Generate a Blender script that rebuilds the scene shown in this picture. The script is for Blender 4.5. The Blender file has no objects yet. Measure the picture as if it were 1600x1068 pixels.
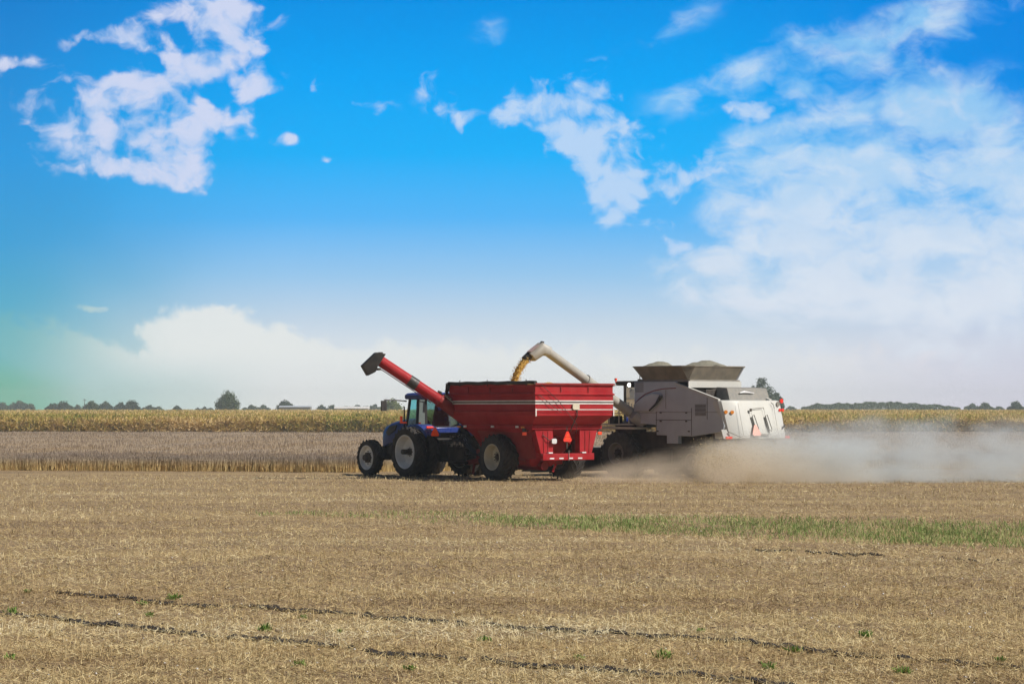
import bpy, math, random
import numpy as np
from mathutils import Vector, Matrix
sc = bpy.context.scene
R = math.radians
random.seed(7); rng = np.random.default_rng(11)

# ---------------------------------------------------------------- camera, world, sun, exposure
CAM_Z = 2.9; F = 3800.0                       # focal length in pixels of a 1600 px wide frame
cd = bpy.data.cameras.new('camera'); cam = bpy.data.objects.new('camera', cd); sc.collection.objects.link(cam)
cam.location = (0, 0, CAM_Z); cam.rotation_euler = (R(90) + math.atan(104 / F), 0, 0)
cd.sensor_width = 36; cd.lens = F * 36 / 1600; cd.clip_start = .5; cd.clip_end = 9000
sc.camera = cam
SUN_AZ, SUN_EL = 111.0, 43.0                  # degrees, azimuth clockwise from +Y
sd = Vector((math.sin(R(SUN_AZ)) * math.cos(R(SUN_EL)), math.cos(R(SUN_AZ)) * math.cos(R(SUN_EL)), math.sin(R(SUN_EL))))
sl = bpy.data.lights.new('sun', 'SUN'); so = bpy.data.objects.new('sun', sl); sc.collection.objects.link(so)
sl.energy = 5.0; sl.angle = R(.55); sl.color = (1, .94, .85)
so.rotation_euler = (-sd).to_track_quat('-Z', 'Y').to_euler()
sc.view_settings.view_transform = 'Standard'; sc.view_settings.look = 'None'
sc.view_settings.exposure = 0.0; sc.view_settings.gamma = 1
sc.cycles.use_denoising = True; sc.cycles.max_bounces = 6; sc.cycles.transparent_max_bounces = 12
sc.cycles.volume_bounces = 2; sc.cycles.volume_step_rate = 2.0; sc.cycles.volume_max_steps = 96
sc.cycles.use_adaptive_sampling = True; sc.cycles.adaptive_threshold = .02

def srgb(r, g, b, a=1):
    f = lambda c: (c / 255 / 12.92) if c / 255 <= .04045 else ((c / 255 + .055) / 1.055) ** 2.4
    return (f(r), f(g), f(b), a)

class NT:
    """small helper round a node tree"""
    def __init__(s, nt): s.nt = nt; s.n = nt.nodes; s.l = nt.links
    def put(s, sock, v):
        if v is None: return
        if isinstance(v, bpy.types.NodeSocket): s.l.new(v, sock)
        else: sock.default_value = v
    def math(s, op, a, b=None, c=None, clamp=False):
        n = s.n.new('ShaderNodeMath'); n.operation = op; n.use_clamp = clamp
        for i, v in enumerate((a, b, c)): s.put(n.inputs[i], v)
        return n.outputs[0]
    def mapr(s, v, a, b, c=0, d=1, smooth=True):
        n = s.n.new('ShaderNodeMapRange'); n.interpolation_type = 'SMOOTHSTEP' if smooth else 'LINEAR'
        for i, x in enumerate((v, a, b, c, d)): s.put(n.inputs[i], x)
        return n.outputs[0]
    def mix(s, f, a, b, kind='MIX'):
        n = s.n.new('ShaderNodeMix'); n.data_type = 'RGBA'; n.blend_type = kind
        s.put(n.inputs[0], f); s.put(n.inputs[6], a); s.put(n.inputs[7], b)
        return n.outputs[2]
    def ramp(s, f, stops, interp='LINEAR'):
        n = s.n.new('ShaderNodeValToRGB'); cr = n.color_ramp; cr.interpolation = interp
        while len(cr.elements) > 1: cr.elements.remove(cr.elements[-1])
        cr.elements[0].position = stops[0][0]; cr.elements[0].color = stops[0][1]
        for p, c in stops[1:]: cr.elements.new(p).color = c
        s.put(n.inputs[0], f); return n.outputs[0]
    def noise(s, vec, scale, detail=4, rough=.55, dist=0, dims='3D'):
        n = s.n.new('ShaderNodeTexNoise'); n.noise_dimensions = dims
        s.put(n.inputs['Vector'], vec); n.inputs['Scale'].default_value = scale; n.inputs['Detail'].default_value = detail
        n.inputs['Roughness'].default_value = rough; n.inputs['Distortion'].default_value = dist
        return n.outputs[0]
    def mapping(s, vec, loc=(0, 0, 0), rot=(0, 0, 0), scale=(1, 1, 1), kind='POINT'):
        n = s.n.new('ShaderNodeMapping'); n.vector_type = kind; s.put(n.inputs[0], vec)
        n.inputs[1].default_value = loc; n.inputs[2].default_value = rot; n.inputs[3].default_value = scale
        return n.outputs[0]

def build_world():
    w = bpy.data.worlds.new('World'); sc.world = w; w.use_nodes = True
    t = NT(w.node_tree); t.n.clear()
    out = t.n.new('ShaderNodeOutputWorld'); bg = t.n.new('ShaderNodeBackground'); t.l.new(bg.outputs[0], out.inputs[0])
    tc = t.n.new('ShaderNodeTexCoord'); sep = t.n.new('ShaderNodeSeparateXYZ'); t.l.new(tc.outputs['Generated'], sep.inputs[0])
    # tangent-plane sky coordinates: U to the east, V up from the horizon
    ay = t.math('MAXIMUM', t.math('ABSOLUTE', sep.outputs[1]), .08)
    U = t.math('MULTIPLY', t.math('DIVIDE', sep.outputs[0], ay), 38.0)
    V = t.math('MULTIPLY', t.math('DIVIDE', sep.outputs[2], ay), 38.0)
    cmb = t.n.new('ShaderNodeCombineXYZ'); t.l.new(U, cmb.inputs[0]); t.l.new(V, cmb.inputs[1]); P = cmb.outputs[0]
    k = lambda y: max(0, min(1, (638 - y) / 640.0))
    f = t.math('DIVIDE', V, 6.4, clamp=True)
    base = t.ramp(f, [(k(638), srgb(234, 234, 232)), (k(560), srgb(224, 229, 233)), (k(500), srgb(196, 215, 232)), (k(430), srgb(152, 200, 238)),
                      (k(340), srgb(85, 182, 248)), (k(240), srgb(24, 176, 250)), (k(120), srgb(0, 164, 246)), (k(0), srgb(0, 146, 232))])
    left = t.ramp(f, [(k(638), srgb(120, 186, 172)), (k(600), srgb(112, 184, 180)), (k(540), srgb(104, 180, 192)), (k(470), srgb(86, 172, 204)),
                      (k(380), srgb(62, 160, 214)), (k(240), srgb(46, 152, 222)), (k(0), srgb(22, 128, 208))])
    right = t.ramp(f, [(k(638), srgb(216, 212, 226)), (k(540), srgb(208, 214, 230)), (k(430), srgb(170, 205, 238)), (k(300), srgb(70, 176, 245)),
                       (k(120), srgb(0, 140, 232)), (k(0), srgb(0, 132, 226))])
    wl = t.math('ADD', U, t.math('MULTIPLY', t.math('SUBTRACT', t.noise(P, .35, 2), .5), 2.2))
    base = t.mix(t.mapr(wl, -3.0, -8.6), base, left)
    base = t.mix(t.mapr(U, 2.5, 8.0), base, right)
    gm = t.n.new('ShaderNodeTexGradient'); gm.gradient_type = 'SPHERICAL'; t.l.new(t.mapping(P, (-8.1, .15, 0), (0, 0, R(-8)), (2.1, .85, 1), 'TEXTURE'), gm.inputs[0])
    base = t.mix(t.mapr(gm.outputs[1], .05, .9, 0, .6), base, srgb(80, 170, 120))
    # clouds: elongated soft cells placed round the sky, broken up by two noises
    def field(blobs, cap=1.0):
        acc = None
        for (cx, cy, rx, ry, rot, st) in blobs:
            m = t.mapping(P, ((cx - 800) / 100, (638 - cy) / 100, 0), (0, 0, R(rot)), (rx / 100, ry / 100, 1), 'TEXTURE')
            g = t.n.new('ShaderNodeTexGradient'); g.gradient_type = 'SPHERICAL'; t.l.new(m, g.inputs[0])
            v = t.math('MULTIPLY', g.outputs[1], st)
            acc = v if acc is None else t.math('ADD', acc, v)
        return t.math('MINIMUM', acc, cap)
    warp = t.n.new('ShaderNodeTexNoise'); warp.inputs['Scale'].default_value = 1.1; warp.inputs['Detail'].default_value = 3; t.l.new(P, warp.inputs['Vector'])
    vm = t.n.new('ShaderNodeVectorMath'); vm.operation = 'MULTIPLY_ADD'; t.l.new(warp.outputs[1], vm.inputs[0]); vm.inputs[1].default_value = (.65, .65, 0); t.l.new(P, vm.inputs[2])
    Pw = vm.outputs[0]
    n1 = t.noise(t.mapping(Pw, scale=(.85, 1.2, 1)), 1.6, 5, .50); n2 = t.noise(t.mapping(Pw, rot=(0, 0, R(-32)), scale=(.7, 1.3, 1)), 1.1, 7, .58)
    n3 = t.noise(t.mapping(Pw, (3, 7, 0)), 4.2, 4, .5)
    crisp = field([(a_, b_, c_ * 1.22, d_ * 1.3, e_, f_) for a_, b_, c_, d_, e_, f_ in [(130, 195, 95, 75, 0, 1.0), (205, 215, 110, 60, 0, .95), (262, 262, 110, 34, -8, .95), (330, 208, 105, 34, -4, .85), (280, 172, 70, 38, 0, .8),
                   (195, 140, 62, 28, 14, .85), (265, 120, 100, 30, 6, .85), (322, 82, 66, 50, 12, .85), (415, 132, 62, 34, 32, .9), (205, 60, 82, 28, -20, .85),
                   (240, 28, 34, 28, 0, .65), (350, 28, 62, 48, -48, .85), (300, 10, 40, 30, 0, .6), (398, 75, 26, 44, 10, .5), (132, 58, 46, 20, 12, .5), (40, 96, 58, 18, -4, .52), (128, 14, 28, 20, 0, .5),
                   (15, 140, 36, 42, 0, .42), (592, 166, 34, 20, 10, .60), (535, 160, 26, 16, -20, .42), (488, 128, 26, 20, 0, .48), (452, 216, 18, 10, 0, .36), (508, 249, 15, 9, 0, .42),
                   (410, 22, 40, 30, 20, .42), (395, 182, 40, 15, 0, .42),
                   (885, 172, 105, 30, 4, .85), (950, 215, 115, 42, -14, .95), (925, 262, 85, 46, -30, .92), (970, 310, 60, 52, 12, .9), (900, 130, 70, 28, 22, .72),
                   (810, 160, 34, 60, -25, .6), (680, 135, 60, 36, -20, .34), (715, 190, 60, 46, 30, .32), (1165, 178, 50, 28, 18, .85), (1100, 270, 85, 40, 30, .66), (1058, 388, 30, 16, 0, .62), (1040, 355, 20, 26, 0, .5)]], .74)
    veil = field([(1390, 60, 300, 62, 18, .9), (1330, 200, 300, 95, 18, .98), (1460, 250, 320, 130, 18, 1.0), (1300, 300, 240, 120, 0, 1.0), (1480, 400, 460, 210, 0, 1.1),
                  (1230, 430, 270, 95, 0, .95), (1590, 215, 110, 80, 25, .8), (1110, 125, 160, 60, 25, .5), (1230, 70, 120, 50, 30, .42), (770, 60, 60, 55, 40, .38), (1050, 40, 120, 50, 30, .36), (1180, 230, 120, 50, 20, .6)], .76)
    a1 = t.mapr(t.math('ADD', crisp, t.math('ADD', t.math('MULTIPLY', t.math('SUBTRACT', n1, .5), 2.7), t.math('MULTIPLY', t.math('SUBTRACT', n3, .5), .9))), .26, .90)
    a1 = t.math('MULTIPLY', a1, t.mapr(crisp, 0, .22))
    a2 = t.mapr(t.math('ADD', veil, t.math('MULTIPLY', t.math('SUBTRACT', n2, .5), 2.5)), .10, .95)
    a2 = t.math('MULTIPLY', a2, t.mapr(veil, 0, .3))
    c1 = t.mix(t.mapr(n1, .42, .62), srgb(186, 208, 242), srgb(214, 220, 243))
    c1 = t.mix(t.mapr(U, -5, 1), c1, srgb(190, 216, 246))
    c2 = t.mix(t.mapr(V, 5.5, 1.5), srgb(150, 205, 245), srgb(222, 230, 242))
    c2 = t.mix(t.math('MULTIPLY', t.mapr(n1, .4, .65), .6), c2, srgb(226, 234, 244))
    col = t.mix(t.math('MULTIPLY', a2, .86), base, c2)
    col = t.mix(t.math('MULTIPLY', a1, .90), col, c1)
    # low bank of cumulus near the horizon
    bank = field([(300, 520, 105, 60, 0, 1.0), (360, 515, 90, 50, 0, .9), (430, 540, 80, 40, 0, .8), (245, 520, 40, 30, 0, .6), (420, 570, 150, 50, 0, .95), (560, 575, 300, 62, 0, .75), (350, 590, 360, 60, 0, .75), (60, 540, 190, 62, -16, .72), (170, 580, 220, 55, -14, .72), (800, 575, 300, 60, 0, .6),
                  (140, 482, 46, 9, -4, .5), (1300, 575, 420, 60, 0, .5)])
    a3 = t.mapr(t.math('ADD', bank, t.math('MULTIPLY', t.math('SUBTRACT', t.noise(Pw, 2.6, 7, .6), .5), 1.6)), .12, .66)
    a3 = t.math('MULTIPLY', t.math('MULTIPLY', a3, t.mapr(bank, 0, .22)), t.mapr(V, .2, 1.0))
    c3 = t.mix(t.mapr(U, -8, -5.2), srgb(126, 186, 186), srgb(233, 236, 234)); c3 = t.mix(t.mapr(U, 3, 8), c3, srgb(226, 222, 234))
    col = t.mix(t.math('MULTIPLY', a3, t.math('MULTIPLY', t.mapr(U, -8, -5.6, .50, .88), t.mapr(U, -4.4, -1.5, 1, .8))), col, c3)
    # physical sky over the rest of the dome and behind
    ns = t.n.new('ShaderNodeTexSky'); ns.sky_type = 'NISHITA'; ns.sun_disc = False
    ns.sun_elevation = R(SUN_EL); ns.sun_rotation = R(SUN_AZ); ns.air_density = 1.0; ns.dust_density = 1.5; ns.ozone_density = 1.2
    nis = t.n.new('ShaderNodeVectorMath'); nis.operation = 'SCALE'; t.l.new(ns.outputs[0], nis.inputs[0]); nis.inputs[3].default_value = .04
    hi = t.math('MAXIMUM', t.mapr(sep.outputs[2], .19, .40), t.mapr(sep.outputs[1], .75, .45))
    fin = t.mix(hi, col, nis.outputs[0])
    t.l.new(fin, bg.inputs[0]); bg.inputs[1].default_value = 1.0
    w.cycles.sampling_method = 'MANUAL'; w.cycles.sample_map_resolution = 512
build_world()

# ---------------------------------------------------------------- helpers
def link(o): sc.collection.objects.link(o); return o
def tag(o, label=None, cat=None, group=None, kind=None):
    if label: o['label'] = label
    if cat: o['category'] = cat
    if group: o['group'] = group
    if kind: o['kind'] = kind
    return o
def thing(name, label, cat, loc=(0, 0, 0), rz=0, group=None):
    o = link(bpy.data.objects.new(name, None)); o.location = loc; o.rotation_euler = (0, 0, rz); o.empty_display_size = .3
    return tag(o, label, cat, group)

def np_mesh(name, verts, quads, mat, attr=None, smooth=False):
    """verts (n,3), quads (m,4) or (m,3); attr = per-vertex float"""
    me = bpy.data.meshes.new(name); verts = np.asarray(verts, np.float32); quads = np.asarray(quads, np.int32)
    k = quads.shape[1]; me.vertices.add(len(verts)); me.vertices.foreach_set('co', verts.ravel())
    me.loops.add(quads.size); me.loops.foreach_set('vertex_index', quads.ravel())
    me.polygons.add(len(quads)); me.polygons.foreach_set('loop_start', np.arange(0, quads.size, k, dtype=np.int32))
    if smooth: me.polygons.foreach_set('use_smooth', np.ones(len(quads), bool))
    me.update(calc_edges=True)
    if attr is not None:
        for nm, a in attr.items():
            at = me.attributes.new(nm, 'FLOAT', 'POINT'); at.data.foreach_set('value', np.asarray(a, np.float32))
    me.materials.append(mat)
    return link(bpy.data.objects.new(name, me))

class MB:
    def __init__(s): s.v = []; s.f = []
    def add(s, vs, fs):
        b = len(s.v); s.v += [tuple(v) for v in vs]; s.f += [tuple(b + i for i in f) for f in fs]; return s
    def box(s, c, d, rot=(0, 0, 0)):
        m = Matrix.Rotation(rot[2], 3, 'Z') @ Matrix.Rotation(rot[1], 3, 'Y') @ Matrix.Rotation(rot[0], 3, 'X')
        vs = [m @ Vector((x * d[0] / 2, y * d[1] / 2, z * d[2] / 2)) + Vector(c) for x in (-1, 1) for y in (-1, 1) for z in (-1, 1)]
        return s.add(vs, [(0, 1, 3, 2), (4, 6, 7, 5), (0, 4, 5, 1), (2, 3, 7, 6), (0, 2, 6, 4), (1, 5, 7, 3)])
    def hexa(s, lo, hi):   # two quads (4 points each), joined
        return s.add(list(lo) + list(hi), [(3, 2, 1, 0), (4, 5, 6, 7), (0, 1, 5, 4), (1, 2, 6, 5), (2, 3, 7, 6), (3, 0, 4, 7)])
    def bar(s, a, b, w, h=None):
        a = Vector(a); b = Vector(b); h = h or w; d = (b - a).normalized()
        u = d.cross(Vector((0, 0, 1)));  u = Vector((1, 0, 0)) if u.length < 1e-3 else u.normalized()
        v = u.cross(d)
        q = lambda p: [p + u * w / 2 + v * h / 2, p - u * w / 2 + v * h / 2, p - u * w / 2 - v * h / 2, p + u * w / 2 - v * h / 2]
        return s.hexa(q(a), q(b))
    def tube(s, pts, r, n=12, cap=True):
        pts = [Vector(p) for p in pts]; rs = r if isinstance(r, (list, tuple)) else [r] * len(pts); rings = []; u = None
        for i, p in enumerate(pts):
            d = (pts[min(i + 1, len(pts) - 1)] - pts[max(i - 1, 0)]).normalized()
            if u is None:
                u = d.cross(Vector((0, 0, 1))); u = Vector((1, 0, 0)) if u.length < 1e-3 else u.normalized()
            else: u = (u - d * u.dot(d)).normalized()
            v = d.cross(u); rings.append([p + (u * math.cos(2 * math.pi * k / n) + v * math.sin(2 * math.pi * k / n)) * rs[i] for k in range(n)])
        return s.loft(rings, cap)
    def loft(s, rings, cap=True, closed=True):
        n = len(rings[0]); b = len(s.v)
        for r in rings: s.v += [tuple(p) for p in r]
        for i in range(len(rings) - 1):
            for k in range(n if closed else n - 1):
                a = b + i * n; s.f.append((a + k, a + (k + 1) % n, a + n + (k + 1) % n, a + n + k))
        if cap: s.f.append(tuple(b + k for k in range(n))[::-1]); s.f.append(tuple(b + (len(rings) - 1) * n + k for k in range(n)))
        return s
    def prism(s, prof, x0, x1):     # profile in (y,z), extruded along x
        return s.loft([[(x0, y, z) for y, z in prof], [(x1, y, z) for y, z in prof]])
    def plan(s, prof, z0, z1):      # outline in (x,y), extruded along z
        return s.loft([[(x, y, z0) for x, y in prof], [(x, y, z1) for x, y in prof]])
    def lathe(s, prof, n=48, c=(0, 0, 0)):   # profile (x, radius) round the x axis
        rings = [[(c[0] + x, c[1] + r * math.cos(2 * math.pi * k / n), c[2] + r * math.sin(2 * math.pi * k / n)) for k in range(n)] for x, r in prof]
        return s.loft(rings, False)
    def build(s, name, mat, parent=None, bevel=0, ang=35, loc=None):
        me = bpy.data.meshes.new(name); me.from_pydata(s.v, [], s.f); me.validate(); me.update()
        import bmesh
        bm = bmesh.new(); bm.from_mesh(me); bmesh.ops.recalc_face_normals(bm, faces=bm.faces); bm.to_mesh(me); bm.free()
        me.polygons.foreach_set('use_smooth', [True] * len(me.polygons)); me.set_sharp_from_angle(angle=R(ang))
        me.materials.append(mat)
        o = link(bpy.data.objects.new(name, me))
        if loc: o.location = loc
        if parent: o.parent = parent
        if bevel:
            m = o.modifiers.new('bevel', 'BEVEL'); m.width = bevel; m.segments = 2; m.limit_method = 'ANGLE'; m.angle_limit = R(40)
            m.harden_normals = False
        return o
def copy_tree(o, parent=None, loc=None, rz=None):
    c = o.copy(); sc.collection.objects.link(c)
    if parent: c.parent = parent
    if loc is not None: c.location = loc
    if rz is not None: c.rotation_euler = (0, 0, rz)
    for ch in list(o.children): copy_tree(ch, c)
    return c

# ---------------------------------------------------------------- materials
def mat(name, col, rough=.6, metal=0, dust=0, dustcol=(.36, .28, .19, 1), var=.12, scale=3, coat=0, emis=None, estr=0, spec=.5):
    m = bpy.data.materials.new(name); m.use_nodes = True; t = NT(m.node_tree); b = t.n['Principled BSDF']
    col = tuple(col) + ((1,) if len(col) == 3 else ())
    tc = t.n.new('ShaderNodeTexCoord').outputs['Object']
    n = t.noise(tc, scale, 5, .6); n2 = t.noise(t.mapping(tc, scale=(1, 1, .35)), scale * 2.7, 5, .65)
    dark = tuple(c * (1 - var) for c in col[:3]) + (1,); lite = tuple(min(1, c * (1 + var)) for c in col[:3]) + (1,)
    c = t.mix(t.mapr(n, .3, .7), dark, lite)
    if dust: c = t.mix(t.math('MULTIPLY', t.mapr(t.math('MULTIPLY', t.math('ADD', n, n2), .5), .38, .62, .35, 1), dust), c, dustcol)
    t.l.new(c, b.inputs['Base Color']); b.inputs['Metallic'].default_value = metal
    t.l.new(t.mapr(n2, .3, .7, max(.03, rough - .08), min(1, rough + .12)), b.inputs['Roughness'])
    b.inputs['Coat Weight'].default_value = coat; b.inputs['Specular IOR Level'].default_value = spec
    if emis: b.inputs['Emission Color'].default_value = emis; b.inputs['Emission Strength'].default_value = estr
    return m
def glassmat(name, tint, refl=.12):
    m = bpy.data.materials.new(name); m.use_nodes = True; t = NT(m.node_tree); t.n.remove(t.n['Principled BSDF'])
    o = t.n['Material Output']; tr = t.n.new('ShaderNodeBsdfTransparent'); tr.inputs[0].default_value = tint
    gl = t.n.new('ShaderNodeBsdfGlossy'); gl.inputs[1].default_value = .06
    fr = t.n.new('ShaderNodeFresnel'); fr.inputs[0].default_value = 1.5
    mx = t.n.new('ShaderNodeMixShader'); t.l.new(t.math('ADD', fr.outputs[0], refl), mx.inputs[0]); t.l.new(tr.outputs[0], mx.inputs[1]); t.l.new(gl.outputs[0], mx.inputs[2]); t.l.new(mx.outputs[0], o.inputs[0])
    return m
M = {}
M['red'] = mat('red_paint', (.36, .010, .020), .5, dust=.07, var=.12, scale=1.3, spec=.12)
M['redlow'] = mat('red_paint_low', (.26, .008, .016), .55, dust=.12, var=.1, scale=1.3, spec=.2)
M['white'] = mat('white_stripe', (.78, .76, .74), .5, dust=.1)
M['black'] = mat('black_paint', (.018, .018, .022), .5, dust=.08)
M['tarp'] = mat('black_tarp', (.02, .021, .025), .7, dust=.1)
M['dark'] = mat('dark_iron', (.02, .018, .02), .6, dust=.15)
M['rubber'] = mat('tyre_rubber', (.011, .010, .012), .8, dust=.26, dustcol=(.17, .145, .12, 1), scale=4)
M['dustrubber'] = mat('dusty_rubber', (.03, .028, .027), .85, dust=.35, dustcol=(.22, .19, .15, 1), scale=4)
M['rim'] = mat('rim_paint', (.80, .81, .80), .45, dust=.10, dustcol=(.45, .38, .28, 1), scale=2)
M['cream'] = mat('cream_rim', (.66, .62, .50), .5, dust=.3, dustcol=(.45, .36, .24, 1), scale=3)
M['blue'] = mat('blue_paint', (.008, .028, .20), .36, dust=.04, coat=.1, spec=.3, var=.06)
M['bluelit'] = mat('blue_paint_lit', (.004, .034, .23), .3, dust=.06, coat=.3, var=.06)  # sunlight put into a brighter blue for fenders and rear panel
M['silver'] = mat('silver_metal', (.52, .56, .62), .5, metal=.0, dust=.28, dustcol=(.42, .42, .40, 1), var=.10, scale=1.1)
M['augermetal'] = mat('auger_metal', (.40, .395, .37), .5, dust=.35, dustcol=(.34, .30, .24, 1), scale=2)
M['rearwhite'] = mat('dusty_white_metal', (.56, .57, .56), .5, dust=.3, dustcol=(.50, .46, .36, 1), var=.05, scale=1.2)
M['grey'] = mat('grey_metal', (.22, .22, .21), .55, dust=.3)
M['screen'] = mat('mesh_screen', (.20, .21, .21), .7, dust=.3, scale=6)
M['ext'] = mat('grey_extension', (.16, .15, .125), .6, dust=.3, var=.15, scale=2)
M['orange'] = mat('glow_orange_plastic', (.85, .07, .02), .4, emis=(1, .1, .02, 1), estr=.12)  # faint glow put into the plastic, on triangles, marker and sign too
M['redglow'] = mat('red_lamp', (.65, .03, .02), .25, emis=(1, .06, .03, 1), estr=.15)  # faint glow, also brightens the cart triangle and red marker, which are no lamps
M['amber'] = mat('amber_lens', (.75, .25, .03), .25)
M['reflect'] = mat('white_reflector', (.72, .72, .74), .3)
M['lamp'] = mat('lit_lamp', (.9, .9, .85), .3, emis=(1, .96, .85, 1), estr=5)
M['seat'] = mat('seat_fabric', (.03, .03, .035), .85)
M['glass'] = glassmat('tinted_glass', (.50, .92, .96, 1), .12)
M['glassd'] = glassmat('rear_glass', (.50, .62, .60, 1), .22)
M['steel'] = mat('bare_steel', (.42, .42, .42), .35, metal=.7, dust=.2)
M['grain'] = mat('grain', (.56, .36, .09), .8, var=.35, scale=40)
M['dgrain'] = mat('dusty_grain', (.22, .21, .165), .9, var=.2, scale=12)

def plantmat(name, stops, nscale=.2, rough=.8, transl=.25, zcol=None, patch=.5):
    """colour from the per-blade 'rnd' attribute plus slow patches over the field; zcol=(z0,z1,col) is the colour of the lower stem"""
    m = bpy.data.materials.new(name); m.use_nodes = True; t = NT(m.node_tree); b = t.n['Principled BSDF']; o = t.n['Material Output']
    at = t.n.new('ShaderNodeAttribute'); at.attribute_name = 'rnd'
    geo = t.n.new('ShaderNodeNewGeometry').outputs['Position']
    n = t.noise(geo, nscale, 4, .55)
    f = t.math('ADD', t.math('MULTIPLY', at.outputs['Fac'], 1 - patch), t.math('MULTIPLY', t.mapr(n, .3, .7), patch), clamp=True)
    c = t.ramp(f, stops)
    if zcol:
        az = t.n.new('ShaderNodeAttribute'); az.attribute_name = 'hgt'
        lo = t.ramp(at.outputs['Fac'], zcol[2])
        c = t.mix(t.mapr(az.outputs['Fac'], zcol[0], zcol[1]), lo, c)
    t.l.new(c, b.inputs['Base Color']); b.inputs['Roughness'].default_value = rough; b.inputs['Specular IOR Level'].default_value = .2
    if transl:
        tr = t.n.new('ShaderNodeBsdfTranslucent'); t.l.new(c, tr.inputs[0]); mx = t.n.new('ShaderNodeMixShader'); mx.inputs[0].default_value = transl
        t.l.new(b.outputs[0], mx.inputs[1]); t.l.new(tr.outputs[0], mx.inputs[2]); t.l.new(mx.outputs[0], o.inputs[0])
    return m
L4 = lambda *c: tuple(c) + (1,)
M['straw'] = plantmat('straw', [(0, L4(.13, .085, .045)), (.2, L4(.34, .235, .12)), (.5, L4(.56, .435, .22)), (.8, L4(.70, .59, .34)), (1, L4(.80, .73, .52))], .12, transl=.15, patch=.25)
M['grass'] = plantmat('green_grass', [(0, L4(.09, .15, .04)), (.4, L4(.24, .34, .10)), (.65, L4(.38, .43, .17)), (.85, L4(.58, .50, .27)), (1, L4(.66, .55, .32))], .9, patch=.45, transl=.3)
M['weed'] = plantmat('weed', [(0, L4(.09, .17, .03)), (.6, L4(.20, .34, .07)), (1, L4(.50, .45, .20))], 2, patch=.3, transl=.3)
M['soy'] = plantmat('ripe_soy', [(0, L4(.18, .14, .12)), (.5, L4(.27, .225, .195)), (1, L4(.36, .305, .26))], .045, patch=.45, transl=.1,
                    zcol=(.02, .72, [(0, L4(.50, .31, .12)), (.6, L4(.68, .46, .19)), (1, L4(.80, .64, .30))]))
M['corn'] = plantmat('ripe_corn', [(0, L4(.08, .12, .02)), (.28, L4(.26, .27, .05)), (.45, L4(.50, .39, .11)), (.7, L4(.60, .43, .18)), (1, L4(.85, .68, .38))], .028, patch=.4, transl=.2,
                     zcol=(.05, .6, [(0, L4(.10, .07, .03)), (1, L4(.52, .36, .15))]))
def treemat(name, a, b, c): return plantmat(name, [(0, L4(*a)), (.5, L4(*b)), (1, L4(*c))], .35, patch=.4, transl=.2)
M['tdark'] = treemat('leaves_dark', (.018, .035, .015), (.035, .06, .022), (.06, .09, .03))
M['tmid'] = treemat('leaves_mid', (.03, .055, .02), (.055, .09, .03), (.10, .13, .045))
M['tlight'] = treemat('leaves_light', (.07, .10, .025), (.14, .18, .05), (.24, .27, .09))
M['bark'] = mat('bark', (.06, .045, .035), .9)
M['clod'] = mat('shadow_dark_soil', (.030, .024, .021), .95, var=.35, scale=30)  # soil colour taken darker to carry the shadow in the ruts

# ---------------------------------------------------------------- ground
def terr(Y):
    return np.interp(Y, [0, 112, 200, 330, 365, 600, 1000, 1500, 2000], [0, 0, -.28, -.78, -.85, -.45, .10, .1, 0])
def vnoise(x, y, seed=0):
    xi = np.floor(x).astype(np.int64); yi = np.floor(y).astype(np.int64); fx = x - xi; fy = y - yi
    fx = fx * fx * (3 - 2 * fx); fy = fy * fy * (3 - 2 * fy)
    def h(a, b):
        n = (a * 374761393 + b * 668265263 + seed * 1442695) & 0xffffffff
        n = ((n ^ (n >> 13)) * 1274126177) & 0xffffffff
        return ((n ^ (n >> 16)) & 0xffff) / 65535.0
    return (h(xi, yi) * (1 - fx) + h(xi + 1, yi) * fx) * (1 - fy) + (h(xi, yi + 1) * (1 - fx) + h(xi + 1, yi + 1) * fx) * fy
def bump(x, y):
    return (vnoise(x * .9, y * .9, 1) - .5) * .05 + (vnoise(x * 3.1, y * 3.1, 2) - .5) * .035 + (vnoise(x * 8, y * 8, 3) - .5) * .02
def gz(x, y):
    x = np.asarray(x, float); y = np.asarray(y, float)
    return terr(y) + bump(x, y) * np.clip((y - 5) / 10, 0, 1) * np.interp(np.abs(y), [0, 80, 130, 200], [1, 1, .7, .0])

def ground_mat():
    m = bpy.data.materials.new('stubble_ground'); m.use_nodes = True; t = NT(m.node_tree); b = t.n['Principled BSDF']
    P = t.n.new('ShaderNodeNewGeometry').outputs['Position']
    fine = t.noise(t.mapping(P, scale=(1, .6, 1)), 22, 5, .7); mid = t.noise(t.mapping(P, scale=(.25, 1, 1)), 1.1, 5, .6); big = t.noise(t.mapping(P, scale=(.06, 1, 1)), .32, 3, .5)
    c = t.ramp(fine, [(.30, L4(.06, .043, .032)), (.44, L4(.19, .135, .08)), (.58, L4(.44, .32, .18)), (.72, L4(.66, .51, .30))])
    c = t.mix(t.math('MULTIPLY', t.mapr(mid, .35, .7), .5), c, L4(.17, .125, .085))
    c = t.mix(t.math('MULTIPLY', t.mapr(big, .45, .65), .35), c, L4(.46, .34, .17))
    t.l.new(c, b.inputs['Base Color']); b.inputs['Roughness'].default_value = .95; b.inputs['Specular IOR Level'].default_value = .1
    bp = t.n.new('ShaderNodeBump'); bp.inputs['Strength'].default_value = .6; bp.inputs['Distance'].default_value = .03; t.l.new(fine, bp.inputs['Height']); t.l.new(bp.outputs[0], b.inputs['Normal'])
    return m
M['ground'] = ground_mat()
xs = np.concatenate([-np.geomspace(1500, 18, 22), np.arange(-17, 17.01, .16), np.geomspace(18, 1500, 22)])
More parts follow.
